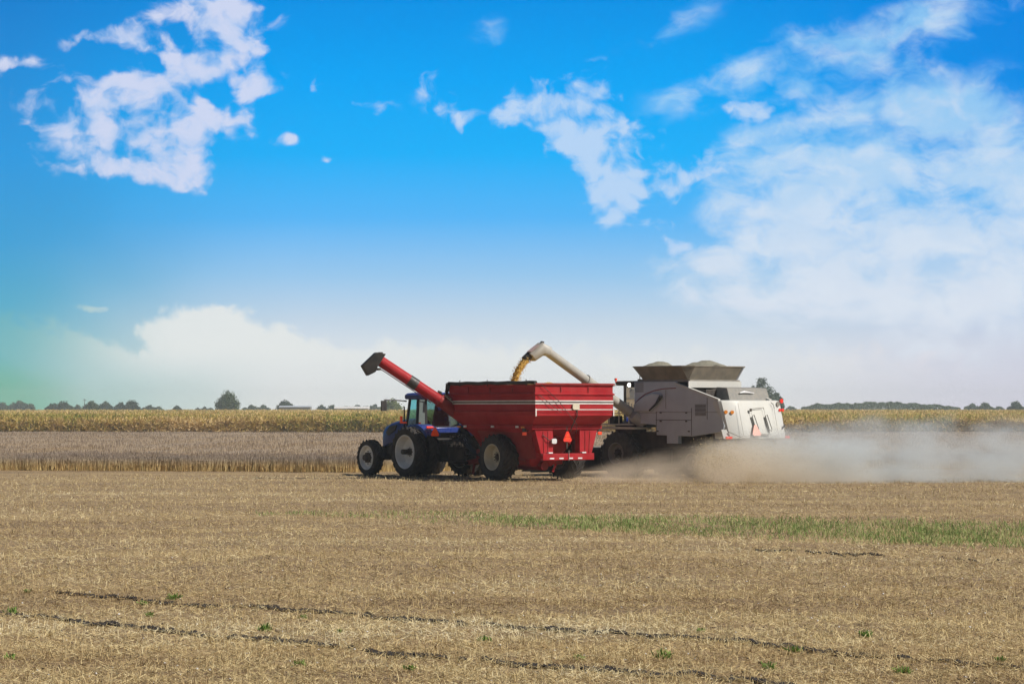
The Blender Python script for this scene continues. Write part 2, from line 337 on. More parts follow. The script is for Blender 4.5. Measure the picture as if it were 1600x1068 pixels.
ys = np.concatenate([np.arange(-60, 18, 6.), np.arange(18, 60, .16), np.arange(60, 130, .5), np.geomspace(130, 1900, 60)])
gx, gy = np.meshgrid(xs, ys); gzv = gz(gx, gy) - .012
V = np.stack([gx, gy, gzv], -1).reshape(-1, 3); nx, ny = len(xs), len(ys)
idx = np.arange(nx * ny).reshape(ny, nx); Q = np.stack([idx[:-1, :-1], idx[:-1, 1:], idx[1:, 1:], idx[1:, :-1]], -1).reshape(-1, 4)
g = np_mesh('ground', V, Q, M['ground'], smooth=True); tag(g, 'harvested bean stubble field of tan straw and soil', 'field', kind='structure')

def unproj(px, py): Y = CAM_Z * F / (np.asarray(py, float) - 638); return (np.asarray(px, float) - 800) / F * Y, Y

def blades(name, base, dirv, wid, mat, rnd, label, cat, hgt=None, side=None, bend=None):
    """each blade one quad from base along dirv (n,3), width wid; tapered"""
    n = len(base)
    if side is None:
        a = rng.uniform(0, 2 * np.pi, n); side = np.stack([np.cos(a), np.sin(a), rng.uniform(-.2, .2, n)], -1)
        side = np.cross(dirv, np.cross(side, dirv)); side /= (np.linalg.norm(side, axis=1, keepdims=True) + 1e-9)
    w = wid[:, None] * side * .5
    tip = base + dirv
    v = np.stack([base - w, base + w, tip + w * .6, tip - w * .6], 1).reshape(-1, 3)
    q = np.arange(4 * n).reshape(n, 4); at = {'rnd': np.repeat(rnd, 4)}
    if hgt is not None: at['hgt'] = np.stack([hgt[0], hgt[0], hgt[1], hgt[1]], 1).ravel()
    o = np_mesh(name, v, q, mat, at); return tag(o, label, cat, kind='stuff')

# grass strip outline by picture heights: top and bottom rows of the strip along the frame
def strip(px): return np.interp(px, [400, 560, 700, 1000, 1300, 1600, 1700], [801, 800, 801, 808, 815, 822, 825]), np.interp(px, [400, 560, 700, 1000, 1300, 1600, 1700], [803, 808, 817, 830, 844, 855, 860])

# loose straw and cut stubble
N = 430000
py = 742 + (1140 - 742) * rng.random(N) ** 1.0; px = rng.uniform(-80, 1680, N); x, y = unproj(px, py)
s0, s1 = strip(px); keep = ~((py > s0 + 1) & (py < s1 - 2) & (px > 560) & (rng.random(N) < .25)); x, y = x[keep], y[keep]; n = len(x)
clump = vnoise(x * 2.3, y * 2.3, 9); kk = rng.random(n) < .35 + .8 * clump; x, y = x[kk], y[kk]; n = len(x)
up = rng.random(n) < np.interp(y, [25, 60, 110], [.10, .16, .3]); far = np.interp(y, [25, 60, 115], [1, 1.5, 2.3])
ln = np.where(up, rng.uniform(.04, .11, n), rng.uniform(.03, .14, n)) * np.interp(y, [25, 115], [1, 1.5])
az = rng.uniform(0, 2 * np.pi, n); tilt = np.where(up, rng.uniform(.9, 1.55, n), rng.uniform(-.05, .45, n))
d = np.stack([np.cos(az) * np.cos(tilt), np.sin(az) * np.cos(tilt), np.sin(tilt)], -1) * ln[:, None]
b = np.stack([x, y, gz(x, y) + rng.uniform(0, .02, n)], -1)
rowy = (vnoise(x * .03, y * .45, 21) - .5) * .42 + (vnoise(x * .02, y * .16, 23) - .5) * .35 + (vnoise(x * .4, y * 2.2, 22) - .5) * .35
r = np.clip(rng.beta(1.3, 1.3, n) + rowy + (vnoise(x * .8, y * .8, 4) - .5) * .25, 0, 1)
blades('straw', b, d, rng.uniform(.0035, .010, n) * far, M['straw'], r, 'loose tan straw and short cut bean stubble over the near field', 'straw')

# green strip
N = 46000
px = 400 + 1290 * rng.random(N) ** .80; a, c = strip(px); py = a + (c - a) * (rng.beta(1.5, 1.5, N) * 1.3 - .15); x, y = unproj(px, py)
dens = np.interp(px, [430, 600, 800, 1000, 1600], [.25, .42, .6, .75, .9]) * (.05 + .9 * vnoise(x * .7, y * .3, 5) * (.2 + 1.1 * vnoise(x * 3, y * 1.2, 6)))
k = rng.random(N) < dens; x, y = x[k], y[k]; n = len(x)
ln = rng.uniform(.05, .165, n) * np.interp(x, [-4, 6, 12], [.7, .85, 1.1]); az = rng.uniform(0, 2 * np.pi, n); tl = rng.uniform(.7, 1.5, n)
d = np.stack([np.cos(az) * np.cos(tl), np.sin(az) * np.cos(tl), np.sin(tl)], -1) * ln[:, None]
blades('grass_strip', np.stack([x, y, gz(x, y)], -1), d, rng.uniform(.010, .022, n), M['grass'], rng.random(n), 'strip of fresh green grass crossing the stubble toward the right', 'grass')

# dark soil clods along the two wheel ruts, blackened further as rut shadow
def lumps(name, pts, sizes, mat, label, cat):
    base = np.array([[1, 0, 0], [-1, 0, 0], [0, 1, 0], [0, -1, 0], [0, 0, 1], [0, 0, -1]], float); tri = np.array([[0, 2, 4], [2, 1, 4], [1, 3, 4], [3, 0, 4], [2, 0, 5], [1, 2, 5], [3, 1, 5], [0, 3, 5]])
    n = len(pts); v = base[None] * rng.uniform(.6, 1.4, (n, 6, 1)) * sizes[:, None, None] * np.array([1.3, 1, .75]); a = rng.uniform(0, 6.28, n); ca, sa = np.cos(a)[:, None], np.sin(a)[:, None]
    v = np.stack([v[..., 0] * ca - v[..., 1] * sa, v[..., 0] * sa + v[..., 1] * ca, v[..., 2]], -1) + pts[:, None]
    q = (tri[None] + np.arange(n)[:, None, None] * 6).reshape(-1, 3); return tag(np_mesh(name, v.reshape(-1, 3), q, mat), label, cat, kind='stuff')
R1 = [(90, 924), (280, 940), (430, 950), (560, 960), (700, 972), (900, 985), (1060, 995), (1200, 1006), (1380, 1024), (1540, 1038), (1640, 1047)]
R2 = [(-30, 952), (100, 968), (200, 976), (340, 990), (480, 1003), (600, 1018), (700, 1026), (850, 1040), (960, 1048), (1100, 1056), (1250, 1072)]
R3 = [(1180, 860), (1300, 864), (1390, 867), (1440, 869), (1560, 876)]
P = []; S = []
for rt, gap, wd, nn in ((R1, .26, .022, 8500), (R2, .30, .028, 8500), (R3, .46, .08, 900)):
    rt = np.array(rt, float); pxs = rng.uniform(rt[0, 0], rt[-1, 0], nn); pys = np.interp(pxs, rt[:, 0], rt[:, 1]) + 3 * (vnoise(pxs / 40, pxs * 0, 3) - .5)
    dn = vnoise(pxs / 70, pxs * 0 + 3, 8) * .5 + vnoise(pxs / 11, pxs * 0 + 7, 8) * .5; pys = pys + 3 * (vnoise(pxs / 9, pxs * 0, 31) - .5); pxs, pys, dn = pxs[dn > gap], pys[dn > gap], dn[dn > gap]
    X, Y = unproj(pxs, pys); Y = Y + rng.normal(0, wd * 2.2, len(X)); P.append(np.stack([X, Y, gz(X, Y) + .01], -1)); S.append(rng.uniform(.008, .026, len(X)) * (1 + (dn - gap)) * (2 if rt is R3 else 1))
px = rng.uniform(-20, 1620, 1500); py = rng.uniform(850, 1075, 1500); X, Y = unproj(px, py); P.append(np.stack([X, Y, gz(X, Y)], -1)); S.append(rng.uniform(.006, .02, 1500))
lumps('soil_clods', np.concatenate(P), np.concatenate(S), M['clod'], 'broken lines of dark soil clods, coloured darker as shadow, along two shallow ruts in the stubble', 'soil')
px = rng.uniform(-20, 1620, 420); py = rng.uniform(800, 1080, 420); X, Y = unproj(px, py)
lumps('pale_husks', np.stack([X, Y, gz(X, Y) + .02], -1), rng.uniform(.006, .018, 420), M['white'], 'small pale husks and stones dotted on the stubble', 'husks')

# weeds, each a plant of its own
WE = [(416, 982, .15, 'bright green leafy weed alone in the stubble at the left'), (1352, 992, .14, 'yellow-green weed beside a straw bit on the right stubble'), (1241, 1015, .11, 'small green weed on the right end of the upper soil rut'),
      (272, 934, .13, None), (226, 945, .10, None), (20, 958, .16, 'dark green weed on the lower soil rut at the far left'), (44, 925, .08, None), (1035, 1030, .15, 'wide low green weed patch below the upper rut near the right middle'),
      (1200, 1044, .12, None), (236, 962, .09, None), (18, 1028, .10, 'small lime green weed at the bottom left corner'), (760, 1000, .11, None), (905, 1030, .09, None), (1560, 1030, .09, None),
      (475, 965, .08, None), (640, 1050, .08, None), (1095, 985, .08, None), (470, 1040, .10, None), (530, 990, .07, None), (1410, 1050, .12, None)]
for (px, py, h, lab) in WE:
    h *= .78
    X, Y = unproj(px, py); X = float(X); Y = float(Y); nl = int(40 + 300 * h); a = rng.uniform(0, 6.28, nl); tl = rng.uniform(.25, 1.4, nl); l = rng.uniform(.4, 1, nl) * h
    d = np.stack([np.cos(a) * np.cos(tl), np.sin(a) * np.cos(tl), np.sin(tl)], -1) * l[:, None]; off = rng.normal(0, h * .35, (nl, 2))
    bs = np.stack([off[:, 0], off[:, 1] * .7, rng.uniform(0, .3, nl) * h], -1)
    o = blades('weed_plant', bs, d, rng.uniform(.01, .024, nl), M['weed'], rng.random(nl), None, None); del o['kind']
    o.location = (X, Y, float(gz(X, Y))); tag(o, lab or 'small low green weed scattered in the tan stubble', 'weed', group='green weeds in the stubble')

# ---------------------------------------------------------------- standing soybeans
def soy_edge(x): return np.interp(x, [-60, -24, -7.3, 0, 10, 60], [123.5, 115, 111, 115.5, 117, 119])
def canopy(name, x0, x1, ylist, top, front, mat, edge=None, amp=.12, nxs=260, label='', cat='crop'):
    xs = np.linspace(x0, x1, nxs); t_ = np.asarray(ylist); gx, gt = np.meshgrid(xs, t_); e = edge(gx) if edge else front
    gy = e + gt; z = terr(gy) + top + (vnoise(gx * .8, gy * .35, 12) - .5) * amp
    z = np.where(gt <= 0, terr(gy) - .02, z); v = np.stack([gx, gy, z], -1).reshape(-1, 3); ny_ = len(t_)
    idx = np.arange(nxs * ny_).reshape(ny_, nxs); q = np.stack([idx[:-1, :-1], idx[:-1, 1:], idx[1:, 1:], idx[1:, :-1]], -1).reshape(-1, 4)
    hz = (z - terr(gy)).ravel()
    rn = .45 + .25 * rng.random(len(v))
    return v, q, rn, hz
def scatter(name, bl, mat, cano, label, cat):
    """canopy sheet and blades joined in one mesh"""
    v0, q0, r0, h0 = cano; base, dirv, wid, rnd, hb, ht = bl; n = len(base)
    side = np.stack([np.ones(n), rng.uniform(-.6, .6, n), rng.uniform(-.1, .1, n)], -1); side = np.cross(dirv, np.cross(side, dirv)); side /= (np.linalg.norm(side, axis=1, keepdims=True) + 1e-9)
    w = wid[:, None] * side * .5; tip = base + dirv
    v = np.stack([base - w, base + w, tip + w * .7, tip - w * .7], 1).reshape(-1, 3); q = np.arange(4 * n).reshape(n, 4) + len(v0)
    o = np_mesh(name, np.concatenate([v0, v]), np.concatenate([q0, q]), mat, {'rnd': np.concatenate([r0, np.repeat(rnd, 4)]), 'hgt': np.concatenate([h0, np.stack([hb, hb, ht, ht], 1).ravel()])})
    return tag(o, label, cat, kind='stuff')
can = canopy('soybeans', -95, 110, [.5, .9, 2, 4, 7, 11, 16, 22, 30, 40, 55, 75, 100, 130, 165, 205, 216], .46, 0, None, soy_edge, nxs=620)
n1 = 90000; x = rng.uniform(-31, 45, n1); dp = 16 * rng.random(n1) ** 1.7; y = soy_edge(x) + dp
n2 = 110000; t2 = 216 * rng.random(n2) ** 1.6; x2 = rng.uniform(-1, 1, n2) * (30 + t2 * .24) + 3; y2 = soy_edge(x2) + t2
x = np.concatenate([x, x2]); y = np.concatenate([y, y2]); n = len(x); near = np.arange(n) < n1
h = rng.uniform(.48, .64, n) * (.84 + .34 * vnoise(x * .7, y * .6, 6)); zb = np.where(near & (y < soy_edge(x) + 3), rng.choice([0, 0, .25], n), .36); hh = np.maximum(h - zb, .12)
d = np.stack([rng.normal(0, .10, n) * hh, rng.normal(0, .1, n) * hh, hh], -1)
sc_ = np.interp(y, [112, 200, 330], [1, 1.6, 2.6]); w = rng.uniform(.009, .022, n) * sc_
r = np.clip(rng.random(n) * .8 + .2 * vnoise(x * .2, y * .2, 3) + np.where(near, .30 * np.exp(-(y - soy_edge(x)) / 12), 0), 0, 1.0)
scatter('soybeans', (np.stack([x, y, terr(y) + zb], -1), d, w, r, zb, zb + hh), M['soy'], can, 'standing ripe soybeans, grey-brown on top with golden stems at the cut edge', 'soybeans')

# ---------------------------------------------------------------- corn
CE = lambda x: 365 + 4 * (vnoise(np.asarray(x) / 25., np.asarray(x) * 0, 2) - .5) + .02 * np.asarray(x)
can = canopy('corn', -190, 190, [.6, 1.4, 4, 9, 16, 26, 40, 60, 90, 130, 180, 250, 340, 450, 600, 640], 2.0, 0, None, CE, amp=.6, nxs=420)
n1 = 60000; x = rng.uniform(-95, 105, n1); dp = 3.5 * rng.random(n1) ** 1.4 - .3; y = CE(x) + dp; zb = rng.uniform(.0, 1.9, n1); L = rng.uniform(.4, .95, n1)
a = rng.uniform(0, 6.28, n1); tl = rng.uniform(-.5, 1.4, n1)
n2 = 75000; t2 = 620 * rng.random(n2) ** 1.9; y2 = 366 + t2; x2 = rng.uniform(-1, 1, n2) * y2 * .24; L2 = rng.uniform(.35, .8, n2); zb2 = rng.uniform(1.85, 2.05, n2)
x = np.concatenate([x, x2]); y = np.concatenate([y, y2]); L = np.concatenate([L, L2]); zb = np.concatenate([zb, zb2]); a = np.concatenate([a, rng.uniform(0, 6.28, n2)]); tl = np.concatenate([tl, rng.uniform(.2, 1.5, n2)])
d = np.stack([np.cos(a) * np.cos(tl), np.sin(a) * np.cos(tl), np.sin(tl)], -1) * L[:, None]; n = len(x)
zb = zb + (vnoise(x * .35, y * .2, 33) - .5) * .5 * (zb > 1.2); d[:, 2] = np.minimum(d[:, 2], 2.7 - zb)
r = np.clip(.75 * rng.random(n) - .06 + np.interp(y, [365, 372, 400, 480, 700], [.42, .30, .06, .25, .42]), 0, 1)
r = np.clip(r - .55 * (vnoise(x / 16, y / 40, 17) > .62) * rng.random(n), 0, 1)
scatter('corn', (np.stack([x, y, terr(y) + zb], -1), d, rng.uniform(.07, .17, n) * np.interp(y, [365, 1000], [1, 2.6]), r, zb, zb + np.maximum(d[:, 2], 0)), M['corn'], can, 'ripening corn field, yellow-green with straw-coloured leaves, along the horizon', 'corn')

# ---------------------------------------------------------------- trees and far farm buildings
def tree(px, w, ytop, Y, m, label, group='trees on the horizon', dense=1.0, n=None, name='tree', trunk=True, ybase=None, lobes=None, seed=None):
    rg = np.random.default_rng(seed if seed is not None else int(px * 7 + w)); s = Y / F; W = w * s; X = (px - 800) * s; z0 = float(terr(Y)); H = CAM_Z + (638 - ytop) * s - z0
    t = thing(name, label, 'tree' if name == 'tree' else 'bush', (X, Y, z0), 0, group)
    cb = .12 * H; nb = lobes or max(4, int(w / 5) + 3); C = []
    for i in range(nb):
        u = rg.uniform(-1, 1); zz = rg.uniform(.25, 1) if i else 1; lim = math.sqrt(max(0, 1 - u * u * .85))
        rad = rg.uniform(.15, .34) * min(W, H * 1.3); C.append((u * (W / 2 - rad), rg.uniform(-.5, .5) * (W / 2 - rad), cb + max(rad * .5, (H - cb) * lim * zz - rad), rad))
    C[0] = (C[0][0] * .3, 0, H - C[0][3], C[0][3]); C.append((-W / 2 + C[1][3], 0, H * .42, C[1][3])); C.append((W / 2 - C[2][3], 0, H * .38, C[2][3])); C.append((0, 0, H * .5, min(W, H) * .36)); C.append((rg.uniform(-.12, .12) * W, 0, H * .56 - .05 * W, min(W * .4, H * .34)))
    C = np.array(C); N_ = n or int((900 + 4 * w * w) * dense); N_ = min(N_, 9000); ci = rg.choice(len(C), N_, p=C[:, 3] ** 2 / (C[:, 3] ** 2).sum())
    v = rg.normal(0, 1, (N_, 3)); v /= np.linalg.norm(v, axis=1, keepdims=True); v *= (rg.random(N_) ** .33)[:, None] * C[ci, 3:4] * rg.uniform(.72, 1.28, (N_, 1))
    p = C[ci, :3] + v * np.array([1, 1, .85]); p[:, 2] = np.maximum(p[:, 2], .1)
    ls = (.9 + .5 * rg.random(N_)) * max(.55, s * 2.0); a = rg.normal(0, 1, (N_, 3)); a /= np.linalg.norm(a, axis=1, keepdims=True); b_ = np.cross(a, rg.normal(0, 1, (N_, 3))); b_ /= np.linalg.norm(b_, axis=1, keepdims=True)
    a *= ls[:, None] * .5; b_ *= ls[:, None] * .5
    vv = np.stack([p - a, p + b_, p + a, p - b_], 1).reshape(-1, 3)
    o = np_mesh('crown', vv, np.arange(4 * N_).reshape(-1, 4), m, {'rnd': np.repeat(rg.random(N_), 4)}); o.parent = t
    mb = MB(); mb.tube([(0, 0, -.3), (.1, 0, H * .3), (-.1, .1, H * .6)], [.05 * H * .5, .02 * H, .008 * H], 8)
    for sgn in (-1, 1): mb.tube([(0, 0, H * .28), (sgn * W * .2, .1, H * .5)], [.014 * H, .005 * H], 6)
    mb.build('trunk', M['bark'], t)
    return t
tree(2, 26, 627, 1500, M['tmid'], 'hazy round tree cut by the left edge of the photo')
tree(35, 40, 625, 1500, M['tmid'], 'hazy grey-green tree second from the left edge')
tree(82, 24, 629, 1250, M['tdark'], 'dark tree at the left end of the dark clump on the left horizon')
tree(99, 36, 626, 1250, M['tdark'], 'dark pointed tree in the left clump beside a thin gap')
tree(122, 14, 632, 1500, M['tmid'], 'tiny pale tree in the gap left of the round olive tree')
tree(144, 30, 625, 1150, M['tmid'], 'round olive-green tree right of the thin pole')
tree(166, 26, 626, 1250, M['tdark'], 'dark tree just right of the round olive-green tree')
tree(188, 22, 627, 1250, M['tdark'], 'dark tree left of the tallest crown in the left row')
tree(206, 28, 624, 1200, M['tdark'], 'tallest wide dark tree at the right end of the left row')
tree(233, 24, 632, 1400, M['tdark'], 'low dark tree trailing right of the left row')
tree(247, 16, 634, 1500, M['tmid'], 'low pale tree at the very end of the left row')
tree(277, 16, 633, 1300, M['tdark'], 'tiny lone dark tree between the left row and the big lone tree')
tree(356, 40, 608, 1000, M['tmid'], 'big lone round tree standing clear on the horizon', n=5000, lobes=12)
tree(319, 28, 635, 1500, M['tdark'], 'flat dark treetop left of the big lone tree')
tree(392, 26, 632, 1500, M['tmid'], 'hazy low tree just right of the big lone tree')
tree(412, 22, 632, 1500, M['tmid'], 'hazy low tree left of the grey farm shed')
tree(446, 28, 624, 1180, M['tdark'], 'dark tree rising behind the grey farm shed')
tree(503, 18, 632, 1300, M['tdark'], 'small dark tree left of the white roofed barn')
tree(519, 16, 632, 1300, M['tdark'], 'small dark tree touching the left end of the white roofed barn')
tree(555, 40, 632, 1600, M['tmid'], 'hazy low tree behind the white roofed barn')
tree(582, 40, 631, 1600, M['tmid'], 'hazy low tree between the barn and the light green tree')
tree(612, 36, 621, 950, M['tlight'], 'light green tree just left of the blue tractor cab', n=3500)
tree(1189, 52, 588, 1000, M['tdark'], 'large dark tree behind the rear of the silver combine', n=9000, lobes=10)
tree(1215, 22, 612, 1020, M['tdark'], 'shorter dark shoulder tree right of the large tree behind the combine')
tree(1236, 18, 634, 1500, M['tmid'], 'tiny pale tree just right of the combine')
tree(1518, 26, 630, 1400, M['tmid'], 'low round tree right of the long wood on the right horizon')
tree(1540, 24, 628, 1300, M['tmid'], 'round tree near the right edge beyond the long wood')
tree(1560, 20, 634, 1500, M['tmid'], 'tiny low tree between two round trees at the right')
tree(1588, 30, 626, 1200, M['tdark'], 'dark tree at the right edge of the horizon')
# long far-off wood on the right
px = rng.uniform(1252, 1500, 9000); k = np.interp(px, [1252, 1275, 1330, 1400, 1430, 1470, 1500], [.15, .7, .85, 1, .8, .55, .1]) * (.55 + .35 * vnoise(px / 11, px * 0, 4) + .30 * vnoise(px / 3.1, px * 0, 5)); Yw = rng.uniform(1380, 1440, 9000)
X = (px - 800) / F * Yw; top = 2.9 + 10.5 * k * Yw / F; z = top - (top - .2) * rng.random(9000) ** 1.6
nn = 9000; a = rng.normal(0, 1, (nn, 3)); a /= np.linalg.norm(a, axis=1, keepdims=True); b_ = np.cross(a, rng.normal(0, 1, (nn, 3))); b_ /= np.linalg.norm(b_, axis=1, keepdims=True)
p = np.stack([X, Yw, z], -1); vv = np.stack([p - a * .5, p + b_ * .5, p + a * .5, p - b_ * .5], 1).reshape(-1, 3)
tag(np_mesh('distant_wood', vv, np.arange(4 * nn).reshape(-1, 4), M['tmid'], {'rnd': np.repeat(rng.random(nn), 4)}), 'long low hazy wood along the right horizon', 'wood', kind='stuff')
for (x0, x1, hh) in ((560, 640, .4), (1490, 1600, .3), (0, 340, .28)):
    pass

def shed(px0, px1, yt, ye, Y, wallm, roofm, name, label):
    s = Y / F; X0, X1 = (px0 - 800) * s, (px1 - 800) * s; z0 = float(terr(Y)); zt = CAM_Z + (638 - yt) * s; ze = CAM_Z + (638 - ye) * s
    t = thing(name, label, 'building', ((X0 + X1) / 2, Y, z0), 0); W = X1 - X0; D = 9
    MB().box((0, 0, (ze - z0) / 2), (W - .6, D, ze - z0)).build('wall', wallm, t)
    MB().loft([[(-W / 2, -D / 2 - .4, ze - z0), (-W / 2 + (.0), 0, zt - z0), (-W / 2, D / 2 + .4, ze - z0), (-W / 2, 0, ze - z0 - .15)], [(W / 2, -D / 2 - .4, ze - z0), (W / 2 - 0, 0, zt - z0), (W / 2, D / 2 + .4, ze - z0), (W / 2, 0, ze - z0 - .15)]]).build('roof', roofm, t)
    MB().box((0, -D / 2 - .05, 1.5), (3.2, .1, 3)).build('door', M['grey'], t)
shed(523, 577, 634.5, 637.6, 1080, M['silver'], M['white'], 'barn', 'long low barn with a bright white roof on the horizon')
shed(437, 487, 633.5, 635.5, 1120, M['grey'], M['silver'], 'farm_shed', 'grey farm shed at the foot of a dark tree on the horizon')
t = thing('utility_pole', 'thin pole left of the round olive-green tree', 'pole', ((132.5 - 800) * 1120 / F, 1120, 0))
MB().tube([(0, 0, 0), (0, 0, 7.4)], .14, 8).build('post', M['bark'], t); MB().box((0, 0, 6.8), (1.8, .14, .14)).build('crossarm', M['bark'], t)

# ---------------------------------------------------------------- wheels
def tyre_mesh(Ro, Ri, w, nl, lug=.05, lugw=None, side=-1):
    """axle along x, outer face at x=0, inward toward +x (width w)"""
    mb = MB(); h = Ro - lug; sw = Ro - Ri
    prof = [(.05 * w, Ri), (.02 * w, Ri + .18 * sw), (0, Ri + .45 * sw), (.03 * w, Ri + .72 * sw), (.10 * w, h - .03), (.2 * w, h), (.5 * w, h + .008), (.8 * w, h), (.9 * w, h - .03), (.97 * w, Ri + .72 * sw), (w, Ri + .45 * sw), (.98 * w, Ri + .18 * sw), (.95 * w, Ri)]
    mb.lathe(prof, 56)
    da = 2 * math.pi / nl
    for k in range(nl):
        for sgn in (0, 1):
            a0 = k * da + (da / 2 if sgn else 0); sl_ = .9 * (w / 2) / Ro; hw = da * .21
            def pt(f, ang, r): x = .5 * w + (f * .5 * w if sgn else -f * .5 * w); return (x, r * math.cos(ang), r * math.sin(ang))
            f0, f1, f2 = .04, .82, 1.02
            A = [pt(f0, a0 - hw, h - .02), pt(f0, a0 + hw, h - .02), pt(f0, a0 + hw * .7, Ro), pt(f0, a0 - hw * .7, Ro)]
            B = [pt(f1, a0 - hw + sl_, h - .02), pt(f1, a0 + hw + sl_, h - .02), pt(f1, a0 + hw * .7 + sl_, Ro), pt(f1, a0 - hw * .7 + sl_, Ro)]
            Cc = [pt(f2, a0 - hw + sl_ * 1.25, h - .12), pt(f2, a0 + hw + sl_ * 1.25, h - .12), pt(f2, a0 + hw * .9 + sl_ * 1.25, Ro - .07), pt(f2, a0 - hw * .9 + sl_ * 1.25, Ro - .07)]
            mb.loft([A, B, Cc])
    return mb
def wheel(name, parent, loc, Ro, Ri, w, nl, disc, rimm, hubr, hublen, tyrem, flip=False, lug=.05, bolts=8, hubm=None):
    """disc = depth of the wheel disc behind the outer face"""
    mb = MB(); n = 48
    mb.lathe([(.05 * w, Ri + .012), (.035 * w, Ri - .015), (.06 * w, Ri - .045), (.14 * w, Ri - .06), (disc * .7, Ri - .09), (disc, Ri * .80), (disc + .01, Ri * .55), (disc - .03, hubr * 1.6), (disc - .04, .001)], n)
    mb.lathe([(disc * .7, Ri - .085), (.94 * w, Ri - .03), (.95 * w, Ri + .012)], n)
    r = mb.build(name, rimm, parent, ang=30); r.location = loc
    if flip: r.rotation_euler = (0, 0, math.pi)
    tyre_mesh(Ro, Ri, w, nl, lug).build('tyre', tyrem, r, ang=40)
    hb = MB(); hb.lathe([(disc, hubr * 1.15), (disc - hublen * .4, hubr * 1.1), (disc - hublen * .45, hubr * .75), (disc - hublen, hubr * .62), (disc - hublen - .01, .001)], 20)
    for k in range(bolts):
        a = 2 * math.pi * k / bolts; hb.lathe([(disc, .022), (disc - .07, .022), (disc - .071, .001)], 6, (0, hubr * 1.35 * math.cos(a), hubr * 1.35 * math.sin(a)))
    hb.build('hub', hubm or M['dark'], r)
    return r

